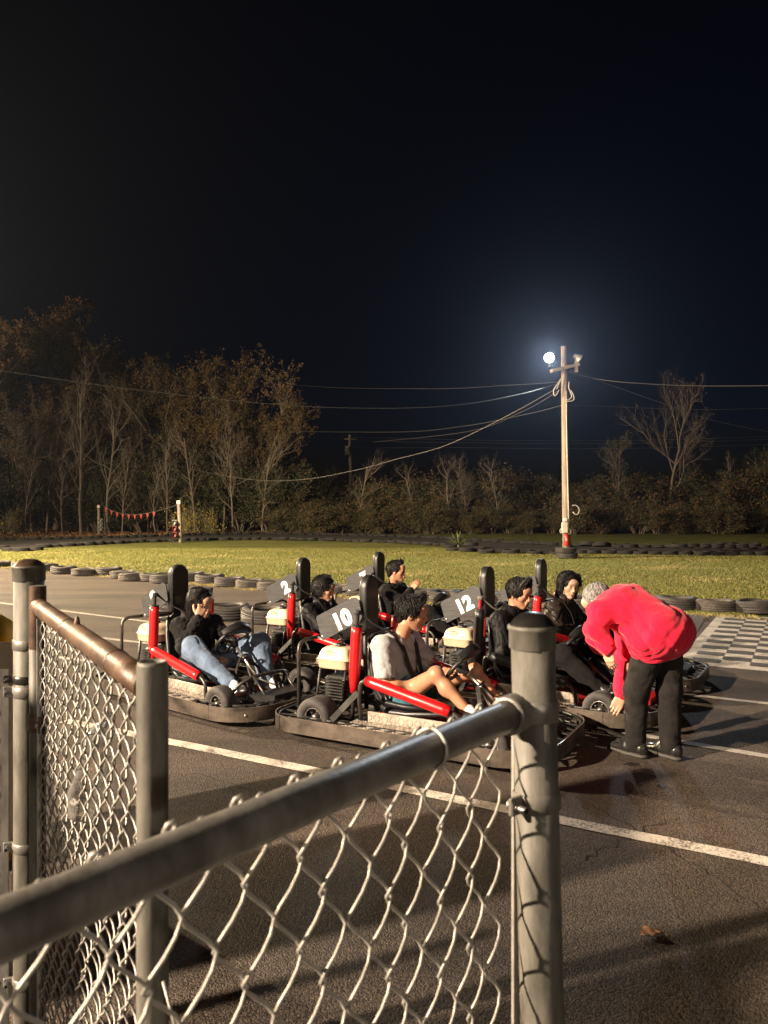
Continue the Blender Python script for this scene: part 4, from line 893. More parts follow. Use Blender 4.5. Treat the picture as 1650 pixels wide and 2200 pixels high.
# ================================================================== trees, hedge
BARK = mat('grey_brown_bark', (.14,.112,.085), .9, var=.4, vscale=5, bump=.02, bscale=18, stretch=(4,4,.6), detail=7)
BARKP = mat('pale_bark', (.22,.185,.145), .85, var=.35, vscale=5, bump=.02, bscale=18, stretch=(4,4,.6), detail=7)
def lm(n,c): return mat(n,c,.75,spec=.2)
L_RUST=[lm('leaf_rust',(.16,.075,.025)),lm('leaf_brown',(.12,.07,.032)),lm('leaf_ochre',(.15,.10,.035))]
L_OLIVE=[lm('leaf_olive',(.085,.062,.026)),lm('leaf_brown',(.11,.062,.03)),lm('leaf_tan',(.13,.088,.042))]
L_GREEN=[lm('leaf_green',(.032,.042,.018)),lm('leaf_deep_green',(.022,.034,.016)),lm('leaf_olive',(.095,.08,.028))]
L_MIX=[lm('leaf_bramble',(.042,.04,.02)),lm('leaf_green',(.045,.06,.02)),lm('leaf_brown',(.12,.07,.032))]
L_YEL=[lm('leaf_yellow',(.34,.26,.04)),lm('leaf_olive',(.095,.08,.028)),lm('leaf_yellow_green',(.17,.17,.035))]
def unit(v): return v/(np.linalg.norm(v)+1e-9)
def gen_tree(seed, height, trunk_r, kind, leaves, lsize, lmats, bark):
    """kind: 'vase' tall with upswept limbs, 'pole' slender, 'shrub' many stems from the ground"""
    rs=np.random.RandomState(seed); TV=[];TQ=[];cnt=[0]; tips=[]
    def tube(pts,r0,r1,K):
        o=cnt[0]; n=len(pts)
        for i in range(n):
            t=unit(pts[min(i+1,n-1)]-pts[max(i-1,0)]); a=unit(np.cross(t,[.31,.9,.2])); b=np.cross(t,a); r=r0+(r1-r0)*i/(n-1)
            for k in range(K): q=2*PI*k/K; TV.append(pts[i]+(a*math.cos(q)+b*math.sin(q))*r)
        for i in range(n-1):
            for k in range(K): TQ.append((o+i*K+k,o+i*K+(k+1)%K,o+(i+1)*K+(k+1)%K,o+(i+1)*K+k))
        cnt[0]+=n*K
    def grow(p,d,L,r,dep,maxd):
        n=5 if dep==0 else 4; pts=[p]; d0=d
        wob=.10 if dep==0 else .24
        for i in range(n):
            d=unit(d+rs.normal(0,wob,3)+np.array([0,0,.10 if dep else .03])*(1 if kind!='shrub' else .8)); p=p+d*L/n; pts.append(p)
        r1=r*(.45 if dep else .5); tube(pts,r,r1,7 if dep==0 else (5 if dep==1 else 3))
        if dep>=maxd: tips.append((pts[-1],pts[-2],pts[1])); return
        nc={'vase':[8,6,5,4],'pole':[13,5,4,3],'shrub':[6,5,4,3]}[kind][dep]
        for c in range(nc):
            t=rs.uniform(.32 if dep==0 and kind!='shrub' else .2,1.0)
            if kind=='pole' and dep==0: t=.3+.7*c/nc
            f=t*n; i=min(int(f),n-1); q=pts[i]+(pts[i+1]-pts[i])*(f-i); base=unit(pts[i+1]-pts[i])
            az=rs.uniform(0,6.28); sp={'vase':.62,'pole':.75,'shrub':.8}[kind]*rs.uniform(.6,1.3); a=unit(np.cross(base,[math.cos(az),math.sin(az),.3])); nd=unit(base*math.cos(sp)+a*math.sin(sp)+np.array([0,0,.15]))
            grow(q,nd,L*({'vase':.62,'pole':.34,'shrub':.6}[kind] if dep==0 else .58)*rs.uniform(.7,1.15)*(1.15-.35*t if kind=='pole' and dep==0 else 1),max(.006,r1*.62+r*.12),dep+1,maxd)
    if kind=='shrub':
        for s in range(7):
            az=rs.uniform(0,6.28); lean=rs.uniform(.1,.6); grow(np.array([math.cos(az)*.3,math.sin(az)*.3,-.1]),unit(np.array([math.cos(az)*lean,math.sin(az)*lean,1])),height*.62*rs.uniform(.6,1.1),trunk_r*rs.uniform(.5,1),0,3)
    else: grow(np.array([0,0,-.2]),unit(np.array([rs.normal(0,.05),rs.normal(0,.05),1])),height*(.62 if kind=='vase' else .9),trunk_r,0,4 if kind=='vase' else 3)
    V=np.array(TV); V[:,2]*=height/max(V[:,2].max(),1e-3); zs=height/max(np.array(TV)[:,2].max(),1e-3)
    br=npmesh('trunk',V,np.array(TQ),bark,True); lf=None
    if leaves:
        T=np.array([t[0] for t in tips]); T0=np.array([t[2] for t in tips]); idx=rs.randint(0,len(T),leaves); u=rs.rand(leaves)[:,None]; P=T0[idx]*(1-u)+T[idx]*u+rs.normal(0,.16 if kind!='shrub' else .2,(leaves,3)); P[:,2]*=zs
        # clumps: thin out by a noise so that gaps show
        g=np.sin(P[:,0]*1.7+seed)+np.sin(P[:,1]*1.9+1.3*seed)+np.sin(P[:,2]*1.5+2*seed); P=P[(g>-1.0)|(rs.rand(len(P))<.35)]; n=len(P)
        a=rs.normal(0,1,(n,3)); a/=np.linalg.norm(a,axis=1)[:,None]; b=np.cross(a,rs.normal(0,1,(n,3))); b/=np.linalg.norm(b,axis=1)[:,None]; s=lsize*rs.uniform(.6,1.3,n)[:,None]
        W=np.stack([P-a*s*.5,P+b*s*.38,P+a*s*.6,P-b*s*.38],1).reshape(-1,3); lf=npmesh('crown',W,np.arange(n*4).reshape(-1,4),lmats,False,rs.randint(0,3,n))
    return br,lf
PRO={'rust':[gen_tree(s,18,.28,'vase',26000,.19,L_RUST,BARK) for s in (1,2)],'olive':[gen_tree(s,17,.27,'vase',15000,.17,L_OLIVE,BARK) for s in (3,4,5)],
     'bare':[gen_tree(s,11,.13,'pole',0,.1,L_OLIVE,BARK) for s in (6,7,8)],'thin':[gen_tree(s,9,.1,'pole',2200,.12,L_GREEN,BARK) for s in (9,10)],
     'shrub':[gen_tree(s,4.5,.06,'shrub',15000,.13,L_MIX,BARK) for s in (11,12,13)],'green':[gen_tree(s,6,.08,'shrub',16000,.13,L_GREEN,BARK) for s in (14,15)],'yel':[gen_tree(17,3.2,.04,'shrub',1200,.14,L_YEL,BARKP)],'sparse':[gen_tree(18,13,.18,'vase',350,.14,L_OLIVE,BARK)]}
rtree=random.Random(77)
def plant(kind,u,Y,top_v,name,label,cat,group,wid=1.0,var=None):
    br,lf=PRO[kind][var if var is not None else rtree.randrange(len(PRO[kind]))]; base=Vector(((u-825)/F*Y,Y,-.02)); e=empty(name,base,rtree.uniform(0,6.28))
    hgt={'rust':18,'olive':17,'bare':11,'thin':9,'shrub':4.5,'green':6,'yel':3.2,'sparse':13}[kind]; want=CAM_H-(top_v-1100)/F*Y; sz=want/hgt; e.scale=(sz*wid,sz*wid,sz)
    obj('trunk',br,e)
    if lf: obj('crown',lf,e)
    tag(e,label,cat,group); return e
GW='trees of the wood on the left'
for i,(k,u,Y,tv,wd) in enumerate((('rust',-60,64,690,1.1),('rust',30,66,668,1.1),('rust',120,70,662,1.05),('rust',168,72,690,.75),('olive',70,60,850,.8),('olive',352,66,735,.8),('olive',395,64,712,1.0),('olive',460,66,722,1.0),('olive',518,63,775,.9),('olive',552,66,850,.7),('olive',270,72,905,.8),('olive',130,64,830,.75))):
    lab={'rust':'tall rusty brown tree, %s from the left along the wood','olive':'tall olive brown tree, number %s from the left in the wood'}[k] % (ordinal(i) if k=='rust' else ['five','six','seven','eight','nine','ten','eleven','twelve'][i-4])
    plant(k,u,Y,tv,'tree',lab,'tree',GW,wd,i%2 if k=='rust' else i%3)
for i,(u,Y,tv,wd) in enumerate(((55,57,900,.8),(100,60,800,.8),(135,56,960,.8),(175,58,760,.9),(190,61,840,.8),(235,56,800,.8),(262,55,940,.8),(290,62,880,.8),(335,57,960,.9),(360,56,930,.8),(420,58,880,.8),(500,58,900,.9),(480,60,850,.8),(562,58,930,.8))):
    plant('bare',u,Y,tv,'bare_tree','slender leafless tree, %s from the left at the front of the wood' % ordinal(i),'tree','leafless trees in the wood',wd*.8,i%3)
for i,(u,Y,tv) in enumerate(((10,60,960),(45,62,990),(150,63,980),(215,60,985),(300,63,930),(310,60,985),(350,63,975),(440,61,960),(520,61,970),(580,62,940))):
    plant('green',u,Y,tv,'understorey_shrub','dark green undergrowth bush, %s from the left beneath the wood' % ordinal(i),'bush','undergrowth in the wood',1.1,i%2)
for i,(u,Y,tv) in enumerate(((15,56,1070),(410,54,1050),(445,55,1075),(395,53,1085))): plant('yel',u,Y,tv,'yellow_sapling',['yellow-green bush at the left edge of the wood','sapling with yellow leaves right of the leaning post','low yellow-leaved sapling near the right end of the wood','small yellow sapling just behind the leaning post'][i],'bush','yellow-leaved saplings',.8)
GH='bushes of the hedge behind the lawn'
n=0
for u in range(590,1720,36):
    Y=rtree.uniform(61,70); tv=rtree.uniform(1003,1042)+(12 if 640<u<740 else 0)-(14 if 1500<u<1600 else 0); plant('shrub' if n%3 else 'green',u+rtree.uniform(-8,8),Y,tv,'hedge_bush','leafy hedge bush, %s from the left along the far lawn' % ordinal(n),'bush',GH,1.35); n+=1
for u in range(600,1720,45):
    Y=rtree.uniform(56,59); tv=rtree.uniform(1062,1092); plant('shrub',u+rtree.uniform(-8,8),Y,tv,'hedge_bush','low bramble bush, %s from the left in front of the hedge' % ordinal((u-600)//45),'bush','low brambles before the hedge',1.5)
for i,(u,Y,tv,k,lab) in enumerate(((770,60,958,'bare','leafless sapling in the hedge right of the utility pole'),(880,60,975,'bare','leafless sapling in the middle of the hedge'),(965,59,952,'bare','tallest leafless sapling left of the lamp pole'),(995,60,956,'bare','leafless sapling just right of the tallest one in the hedge'),(1062,58,958,'bare','spreading leafless sapling in the hedge near the lamp pole'),(650,66,990,'bare','thin leafless sapling at the left end of the hedge'),(985,60,1000,'thin','thin leafy sapling among the leafless ones'),(1428,64,770,'sparse','tall sparse tree with few leaves rising right of the lamp pole'),(1340,62,925,'thin','thin tree with dull leaves right of the lamp pole'),(1560,62,960,'bare','leafless sapling at the right end of the hedge'),(1640,60,950,'thin','thin leafy tree at the right edge of the hedge'),(700,75,985,'bare','faint bare sapling behind the hedge by the utility pole'))):
    plant(k,u,Y,tv,'hedge_tree',lab,'tree','trees standing in the hedge',.85 if k!='sparse' else .72)
# fallen leaves on the litter and lawn edge
rs=np.random.RandomState(4); n=5200; u=rs.uniform(-60,640,n); Y=48+22*rs.rand(n); X=(u-825)/F*Y; ok=Y>np.interp(X,[p.x for p in TF],[p.y for p in TF])+.8; X,Y=X[ok],Y[ok]; n=len(X); P=np.stack([X,Y,np.full(n,.03)],1)
a=rs.normal(0,1,(n,3)); a/=np.linalg.norm(a,axis=1)[:,None]; b=np.cross(a,rs.normal(0,1,(n,3))); b/=np.linalg.norm(b,axis=1)[:,None]; W=np.stack([P-a*.07,P+b*.05,P+a*.08,P-b*.05],1).reshape(-1,3); W[:,2]=np.maximum(W[:,2],.002)
tag(obj('fallen_leaves',npmesh('fallen_leaves',W,np.arange(n*4).reshape(-1,4),[lm('leaf_rust',(0,0,0)),lm('leaf_litter_pale',(.30,.17,.08)),lm('leaf_brown',(0,0,0))],False,rs.randint(0,3,n))),'fallen brown leaves covering the ground beneath the wood','leaves',kind='stuff')
# ================================================================== people (bodies grown as one smooth surface from blended limbs)
class Field:
    def __init__(s, lo, hi, vox):
        s.vox = vox; s.lo = np.array(lo, np.float32); n = np.ceil((np.array(hi)-np.array(lo))/vox).astype(int)+1; s.n = n
        s.D = np.full(n, .5, np.float32); s.ax = [s.lo[i]+vox*np.arange(n[i], dtype=np.float32) for i in range(3)]
    def _sl(s, lo, hi):
        a = np.clip(np.floor((np.array(lo)-s.lo)/s.vox).astype(int), 0, s.n); b = np.clip(np.ceil((np.array(hi)-s.lo)/s.vox).astype(int)+1, 0, s.n)
        return a, b
    def _grid(s, a, b): return np.meshgrid(s.ax[0][a[0]:b[0]], s.ax[1][a[1]:b[1]], s.ax[2][a[2]:b[2]], indexing='ij')
    def op(s, fn, lo, hi, k, mode='u'):
        m = k+s.vox*3; a, b = s._sl(np.array(lo)-m, np.array(hi)+m)
        if np.any(b <= a): return
        X, Y, Z = s._grid(a, b); d = fn(X, Y, Z).astype(np.float32); S = (slice(a[0],b[0]), slice(a[1],b[1]), slice(a[2],b[2])); o = s.D[S]
        if mode == 's': d = -d; h = np.maximum(k-np.abs(o-d), 0)/k if k > 0 else 0; s.D[S] = np.maximum(o, d)+h*h*k*.25
        else: h = np.maximum(k-np.abs(o-d), 0)/k if k > 0 else 0; s.D[S] = np.minimum(o, d)-h*h*k*.25
    def cone(s, a, b, r1, r2, k=.02, mode='u', sq=None):
        """tapered capsule; sq=(axis vector, factor): flatten along that axis"""
        a = np.array(a, np.float32); b = np.array(b, np.float32); ba = b-a; L = float(ba@ba)+1e-9; R_ = max(r1, r2)
        ext = R_*(max(1, sq[1]) if sq else 1)
        def fn(X, Y, Z):
            x, y, z = X-a[0], Y-a[1], Z-a[2]; t = np.clip((x*ba[0]+y*ba[1]+z*ba[2])/L, 0, 1); x, y, z = x-t*ba[0], y-t*ba[1], z-t*ba[2]
            if sq:
                v, f = np.array(sq[0], np.float32), sq[1]; v = v/np.linalg.norm(v); c = (x*v[0]+y*v[1]+z*v[2])*(1/f-1); x, y, z = x+c*v[0], y+c*v[1], z+c*v[2]
            return np.sqrt(x*x+y*y+z*z)-(r1+(r2-r1)*t)
        s.op(fn, np.minimum(a,b)-ext, np.maximum(a,b)+ext, k, mode)
    def ell(s, c, r, k=.02, mode='u', M=None):
        c = np.array(c, np.float32); R_ = max(r)
        def fn(X, Y, Z):
            x, y, z = X-c[0], Y-c[1], Z-c[2]
            if M is not None: x, y, z = M[0][0]*x+M[1][0]*y+M[2][0]*z, M[0][1]*x+M[1][1]*y+M[2][1]*z, M[0][2]*x+M[1][2]*y+M[2][2]*z
            q = np.sqrt((x/r[0])**2+(y/r[1])**2+(z/r[2])**2); g = np.sqrt((x/r[0]**2)**2+(y/r[1]**2)**2+(z/r[2]**2)**2)+1e-9
            return q*(q-1)/g
        s.op(fn, c-R_, c+R_, k, mode)
    def plane_cut(s, p, n):
        X, Y, Z = np.meshgrid(*s.ax, indexing='ij'); n = np.array(n)/np.linalg.norm(n); d = (X-p[0])*n[0]+(Y-p[1])*n[1]+(Z-p[2])*n[2]; s.D = np.maximum(s.D, d.astype(np.float32))
    def displace(s, fn):
        X, Y, Z = np.meshgrid(*s.ax, indexing='ij'); near = np.abs(s.D) < .06; s.D[near] += fn(X[near], Y[near], Z[near]).astype(np.float32)
    def surf(s):
        D = s.D; D[0]=.5; D[-1]=.5; D[:,0]=.5; D[:,-1]=.5; D[:,:,0]=.5; D[:,:,-1]=.5
        I = D < 0; nx, ny, nz = D.shape
        c = [I[i:nx-1+i, j:ny-1+j, k:nz-1+k] for i in (0,1) for j in (0,1) for k in (0,1)]
        al = c[0].copy(); an = c[0].copy()
        for q in c[1:]: al &= q; an |= q
        act = np.argwhere(an & ~al); idx = np.full((nx-1,ny-1,nz-1), -1, np.int32); idx[act[:,0],act[:,1],act[:,2]] = np.arange(len(act))
        val = {}
        for i in (0,1):
            for j in (0,1):
                for k in (0,1): val[(i,j,k)] = D[act[:,0]+i, act[:,1]+j, act[:,2]+k]
        acc = np.zeros((len(act),3)); cnt = np.zeros(len(act))
        cs = list(val.keys())
        for p in cs:
            for ax in range(3):
                if p[ax] == 0:
                    q = list(p); q[ax] = 1; q = tuple(q); a, b = val[p], val[q]; m = (a<0) != (b<0); t = np.where(m, a/np.where(a-b==0,1,a-b), 0)
                    pos = np.tile(np.array(p, float), (len(act),1)); pos[:,ax] += t; acc += pos*m[:,None]; cnt += m
        V = (act+acc/np.maximum(cnt,1)[:,None])*s.vox+s.lo
        F_ = []
        for ax in range(3):
            u, v = (ax+1)%3, (ax+2)%3; sl0 = [slice(None)]*3; sl1 = [slice(None)]*3; sl0[ax] = slice(0,-1); sl1[ax] = slice(1,None)
            m = I[tuple(sl0)] != I[tuple(sl1)]; e = np.argwhere(m); 
            ok = (e[:,u]>0)&(e[:,v]>0)&(e[:,u]<D.shape[u]-1)&(e[:,v]<D.shape[v]-1); e = e[ok]; ins = I[e[:,0],e[:,1],e[:,2]]
            qs = []
            for (du,dv) in ((-1,-1),(0,-1),(0,0),(-1,0)):
                w_ = e.copy(); w_[:,u] += du; w_[:,v] += dv; qs.append(idx[w_[:,0],w_[:,1],w_[:,2]])
            q = np.stack(qs,1); q[~ins] = q[~ins][:, ::-1]; F_.append(q)
        Fq = np.concatenate(F_); Fq = Fq[(Fq>=0).all(1)]
        # light smoothing
        for _ in range(1):
            S = np.zeros_like(V); C = np.zeros(len(V))
            for i in range(4):
                a, b = Fq[:,i], Fq[:,(i+1)%4]; np.add.at(S, a, V[b]); np.add.at(C, a, 1)
            V = V*.5+.5*S/np.maximum(C,1)[:,None]
        return V, Fq

def skin_material(name, col):
    m = bpy.data.materials.new(name); m.use_nodes = True; n = m.node_tree.nodes; L = m.node_tree.links; b = n['Principled BSDF']
    a = n.new('ShaderNodeAttribute'); a.attribute_name = 'tint'; tc = n.new('ShaderNodeTexCoord')
    nz = n.new('ShaderNodeTexNoise'); nz.inputs['Scale'].default_value = 35; L.new(tc.outputs['Object'], nz.inputs['Vector'])
    mr = n.new('ShaderNodeMapRange'); mr.inputs[3].default_value = .86; mr.inputs[4].default_value = 1.12; L.new(nz.outputs['Fac'], mr.inputs[0])
    mx = n.new('ShaderNodeVectorMath'); mx.operation = 'SCALE'; L.new(a.outputs['Color'], mx.inputs[0]); L.new(mr.outputs[0], mx.inputs['Scale']); L.new(mx.outputs[0], b.inputs['Base Color'])
    b.inputs['Roughness'].default_value = .48; b.inputs['Subsurface Weight'].default_value = .12; b.inputs['Subsurface Scale'].default_value = .008; b.inputs['Subsurface Radius'].default_value = (1,.35,.2)
    return m
SKIN = skin_material('skin', None)
HAIRB = mat('black_hair', (.008,.0065,.006), .5, var=.4, vscale=60, bump=.002, bscale=220, spec=.22, stretch=(1,1,.4))
HAIRG = mat('grey_hair', (.15,.145,.14), .6, var=.4, vscale=60, bump=.003, bscale=150)
def cloth(name, col, rough=.85, var=.2, sheen=.15, bump=.004, bscale=22, vs=14): return mat(name, col, rough, var=var, vscale=vs, bump=.014, bscale=11, spec=.15, sheen=sheen, detail=7)

def ang_mat(yaw, pitch, roll):  # degrees; +pitch looks down, +yaw turns left
    return (Matrix.Rotation(R(yaw),3,'Z') @ Matrix.Rotation(R(pitch),3,'Y') @ Matrix.Rotation(R(roll),3,'X'))
def build_head(M, H, neck, skin, fem=False):
    f = Field((-.13,-.11,-.17), (.14,.11,.15), .0032); e = f.ell; c = f.cone
    e((-.014,0,.036),(.096,.076,.086),.02); e((.022,0,-.03),(.066,.061,.082),.03)
    wj = .048 if fem else .054
    for s in (-1,1): c((-.012,s*wj,-.045),(.058,s*.016,-.098),.02,.015,.03); e((.056,s*.043,-.018),(.024,.022,.02),.025)
    e((.066,0,-.098),(.02,.022,.017),.02)
    c((.084,-.036,.026),(.084,.036,.026),.0095,.0095,.02); e((.07,0,.055),(.035,.055,.03),.03)
    for s in (-1,1): e((.1,s*.032,.006),(.011,.017,.0095),.014,'s')
    c((.09,0,.016),(.1085,0,-.026),.0065,.0105,.014); 
    for s in (-1,1): e((.097,s*.0125,-.03),(.011,.0075,.0075),.009); e((.0785,s*.032,.006),(.0135,.0165,.0105),.004)
    e((.092,0,-.05),(.012,.02,.012),.015)
    c((.0915,-.019,-.0625),(.0915,.019,-.0625),.0055,.0055,.006); c((.097,-.006,-.061),(.097,.006,-.061),.004,.004,.008); c((.0905,-.016,-.073),(.0905,.016,-.073),.0065,.0065,.007); c((.0985,-.022,-.0675),(.0985,.022,-.0675),.0022,.0022,.003,'s')
    for s in (-1,1): e((-.008,s*.078,-.006),(.018,.009,.031),.008,M=Matrix.Rotation(s*.35,3,'Z')); e((-.004,s*.087,-.004),(.009,.005,.017),.006,'s')
    V, Q = f.surf()
    col = np.tile(np.array(skin, float), (len(V),1))
    x, y, z = V.T
    def mixc(w, c2):
        w = np.clip(w,0,1)[:,None]; col[:] = col*(1-w)+np.array(c2)*w
    mixc(.5*np.exp(-(((z+.068)/.0085)**2+(y/.021)**4))*(x>.08), (skin[0]*.75,skin[1]*.38,skin[2]*.38))
    mixc(.25*np.exp(-(((z+.02)/.02)**2+((abs(y)-.043)/.02)**2))*(x>.04), (skin[0]*1.02,skin[1]*.72,skin[2]*.66))
    for s in (-1,1):
        by = .026+.0*y; arch = .031+.004*np.cos((y*s-.034)/.02*1.3)
        mixc(.7*np.exp(-(((z-arch)/.0030)**2+((y*s-.034)/.0175)**4))*(x>.05), (.012,.009,.007))
        mixc(.6*np.exp(-(((z-.0055)/.0026)**2+((y*s-.032)/.0135)**4))*(x>.06), (.015,.011,.009))
    return V, Q, col
def head_to(V, M, H): return V @ np.array(M).T + np.array(H)

def hand_mesh(wrist, fwd, palm_n, side, curl, skin, scale=1.0, vox=.0035):
    """fwd: towards fingertips; palm_n: out of the palm; side=+1 when the thumb is on the (fwd x palm_n) side"""
    f_ = Vector(fwd).normalized(); p_ = Vector(palm_n); p_ = (p_-f_*p_.dot(f_)).normalized(); t_ = f_.cross(p_)*side
    f = Field((-.10,-.09,-.09),(.25,.09,.09),vox)  # local x=fwd y=thumb side z=palm normal (palm at +z)
    f.cone((-.07,0,0),(.0,0,0),.027,.025,.02,sq=((0,0,1),.78))
    f.cone((.015,.018,0),(.085,.026,0),.022,.02,.02,sq=((0,0,1),.62)); f.cone((.015,-.016,0),(.08,-.026,0),.022,.018,.02,sq=((0,0,1),.62)); f.cone((.03,0,.004),(.07,0,.002),.024,.02,.02,sq=((0,0,1),.6))
    for i,(yy,L,r) in enumerate(((.031,.072,.0088),(.010,.08,.0092),(-.011,.075,.0088),(-.030,.058,.0078))):
        cu = curl+.06*i; a = np.array([.088-.004*abs(i-1),yy,0.]); ang = 0.0; sp = yy*.8
        for j,(seg) in enumerate((.45,.32,.23)):
            ang += cu*(.75,1.0,.7)[j]; d = np.array([math.cos(ang), sp*.9*(1 if j==0 else .3), math.sin(ang)]); d /= np.linalg.norm(d); b = a+d*L*seg
            f.cone(a,b,r*(1-.06*j),r*(1-.06*(j+1)),.006 if j else .009); a = b
    a = np.array([.025,.028,.006])
    for j,(d,L,r) in enumerate((((.62,.72,.25),.042,.0125),((.85,.42,.35),.034,.0105),((.93,.1,.4),.026,.009))):
        d = np.array(d)/np.linalg.norm(d); b = a+d*L; f.cone(a,b,r,r*.9,.012 if j==0 else .006); a = b
    V, Q = f.surf(); Mx = Matrix((f_, t_, p_)).transposed(); W = (V*scale) @ np.array(Mx).T + np.array(wrist)
    if side*1.0 != 1.0 or True:
        if np.linalg.det(np.array(Mx)) < 0: Q = Q[:, ::-1]
    col = np.tile(np.array(skin, float), (len(V),1)); tip = np.clip((V[:,0]-.09)/.08,0,1)[:,None]*.25; col = col*(1-tip)+col*np.array([1.05,.82,.78])*tip
    return W, Q, col

def join_arrays(parts):
    V=[];Q=[];C=[];o=0
    for v,q,c in parts: V.append(v);Q.append(q+o);C.append(c);o+=len(v)
    return np.concatenate(V),np.concatenate(Q),np.concatenate(C)
def skin_obj(name, V, Q, C, parent):
    me = npmesh(name, V, Q, SKIN, True); at = me.color_attributes.new('tint','FLOAT_COLOR','POINT'); at.data.foreach_set('color', np.concatenate([C, np.ones((len(C),1))],1).astype(np.float32).ravel())
    return obj(name, me, parent)

def hair_mesh(M, H, style, m, seed, parent):
    rs = random.Random(seed); f = Field((-.17,-.14,-.24),(.15,.14,.2),.0045)
    thick = {'short':.014,'messy':.018,'wavy':.022,'bob':.02,'long':.018,'grey':.008}[style]
    f.ell((-.016,0,.038),(.096+thick,.076+thick*.8,.087+thick),.01)
    if style in ('wavy','bob','long'): f.cone((-.055,0,.02),(-.062,0,-.09 if style!='wavy' else -.075),.07,.055,.03,sq=((0,1,0),1.25))
    if style == 'bob':
        for s in (-1,1): f.cone((-.01,s*.082,.02),(.01,s*.085,-.12),.025,.018,.03)
    if style == 'long':
        f.cone((-.06,-.02,-.06),(-.03,-.085,-.2),.045,.02,.03)
    if style == 'wavy':
        for s in (-1,1): f.cone((-.02,s*.082,.03),(-.01,s*.084,-.06),.022,.016,.03)
    if style in ('short','messy'): f.cone((.04,-.03,.106),(.045,.03,.108),.026,.024,.03); f.ell((-.07,0,-.03),(.04,.06,.05),.02)
    if style == 'grey': f.ell((-.07,0,-.02),(.04,.065,.06),.02)
    # cut away the face and the ears
    f.ell((.115,0,-.022),(.094,.075,.11),.012,'s')
    if style in ('short','messy','grey'):
        for s in (-1,1): f.cone((.005,s*.1,-.012),(-.0,s*.1,-.09),.034,.05,.01,'s')
        f.cone((.02,-.1,-.12),(.02,.1,-.12),.085,.085,.01,'s')
    elif style == 'wavy':
        f.cone((.06,-.1,-.1),(.06,.1,-.1),.06,.06,.01,'s')
    elif style == 'long':
        for s in (-1,1): f.cone((.02,s*.1,-.03),(.02,s*.1,-.1),.03,.05,.01,'s')
    ph = seed*1.3
    f.displace(lambda X,Y,Z: .0035*np.sin(70*Y+25*np.sin(18*X+ph)+30*Z)+.003*np.sin(55*X+40*Y*np.sign(Y)+ph))
    V, Q = f.surf(); parts=[(head_to(V,M,H),Q)]
    # locks
    n = {'short':330,'messy':420,'wavy':420,'bob':380,'long':330,'grey':200}[style]; Lk = {'short':.055,'messy':.075,'wavy':.11,'bob':.17,'long':.13,'grey':.03}[style]
    er = np.array([.096+thick,.076+thick*.8,.087+thick])+.001; ec = np.array([-.016,0,.038]); crown = np.array([-.055,.012,.12]); tv=[];tq=[];o=0
    for i in range(n):
        for _ in range(20):
            a=rs.uniform(0,2*PI); zc=rs.uniform(-.25,1); d=np.array([math.sqrt(1-zc*zc)*math.cos(a),math.sqrt(1-zc*zc)*math.sin(a),zc]); p=ec+d*er
            if not (p[0]>.02 and p[2]<(.062+.5*max(0,p[0]-.02) if style in('short','messy','grey') else .1)) and not (p[0]>.0 and p[2]<.0 and style in('short','messy','grey')): break
        L=Lk*rs.uniform(.6,1.25); N=6; pts=[p]; lift=rs.uniform(.0,.5)*(1.0 if style in('messy','short') else .35); flow=p-crown; tw=rs.uniform(-.6,.6)
        free=False
        for j in range(N):
            nrm=(p-ec)/er**2; nrm/=np.linalg.norm(nrm); fl=flow-nrm*(flow@nrm); fl/=np.linalg.norm(fl)+1e-9; sd=np.cross(nrm,fl); dr=fl+sd*tw*.5+nrm*lift*(.25+.25*j/N)
            if style in('bob','long','wavy') and (p[2]<.03 or free): free=True; dr=np.array([-.12 if style!='bob' else .02,p[1]*1.2,-1.0])+sd*.35*math.sin(j*1.5+tw*6)*(1.6 if style=='wavy' else .5)
            if style in('short','messy') and p[0]>.03: dr=dr+np.array([.35,.4*tw,1.7-.9*j/N])
            if style in('bob','long','wavy') and p[0]>.03 and abs(p[1])<.085: dr=dr+np.array([-.9,math.copysign(1.4,p[1]-.012),0])
            dr/=np.linalg.norm(dr); p=p+dr*L/N
            q=(p-ec)/er; r_=np.linalg.norm(q)
            if r_<1.0 and not free: p=ec+q/r_*er*1.01
            pts.append(p.copy()); flow=dr
        r0=rs.uniform(.0018,.0048); pts=np.array(pts); K=5
        for j in range(N+1):
            t=pts[min(j+1,N)]-pts[max(j-1,0)]; t/=np.linalg.norm(t)+1e-9; nrm=(pts[j]-ec); nrm=nrm-t*(nrm@t); nrm/=np.linalg.norm(nrm)+1e-9; sd=np.cross(t,nrm); r=r0*(1-(j/N)**1.6)+.0004
            for q in range(K): a=2*PI*q/K; tv.append(pts[j]+sd*math.cos(a)*r*1.5+nrm*math.sin(a)*r*.8)
        for j in range(N):
            for q in range(K): tq.append((o+j*K+q,o+j*K+(q+1)%K,o+(j+1)*K+(q+1)%K,o+(j+1)*K+q))
        o+=(N+1)*K
    parts.append((head_to(np.array(tv),M,H),np.array(tq)))
    Vv,Qq,_=join_arrays([(v,q,np.zeros((len(v),1))) for v,q in parts])
    return obj('hair', npmesh('hair',Vv,Qq,m,True), parent)

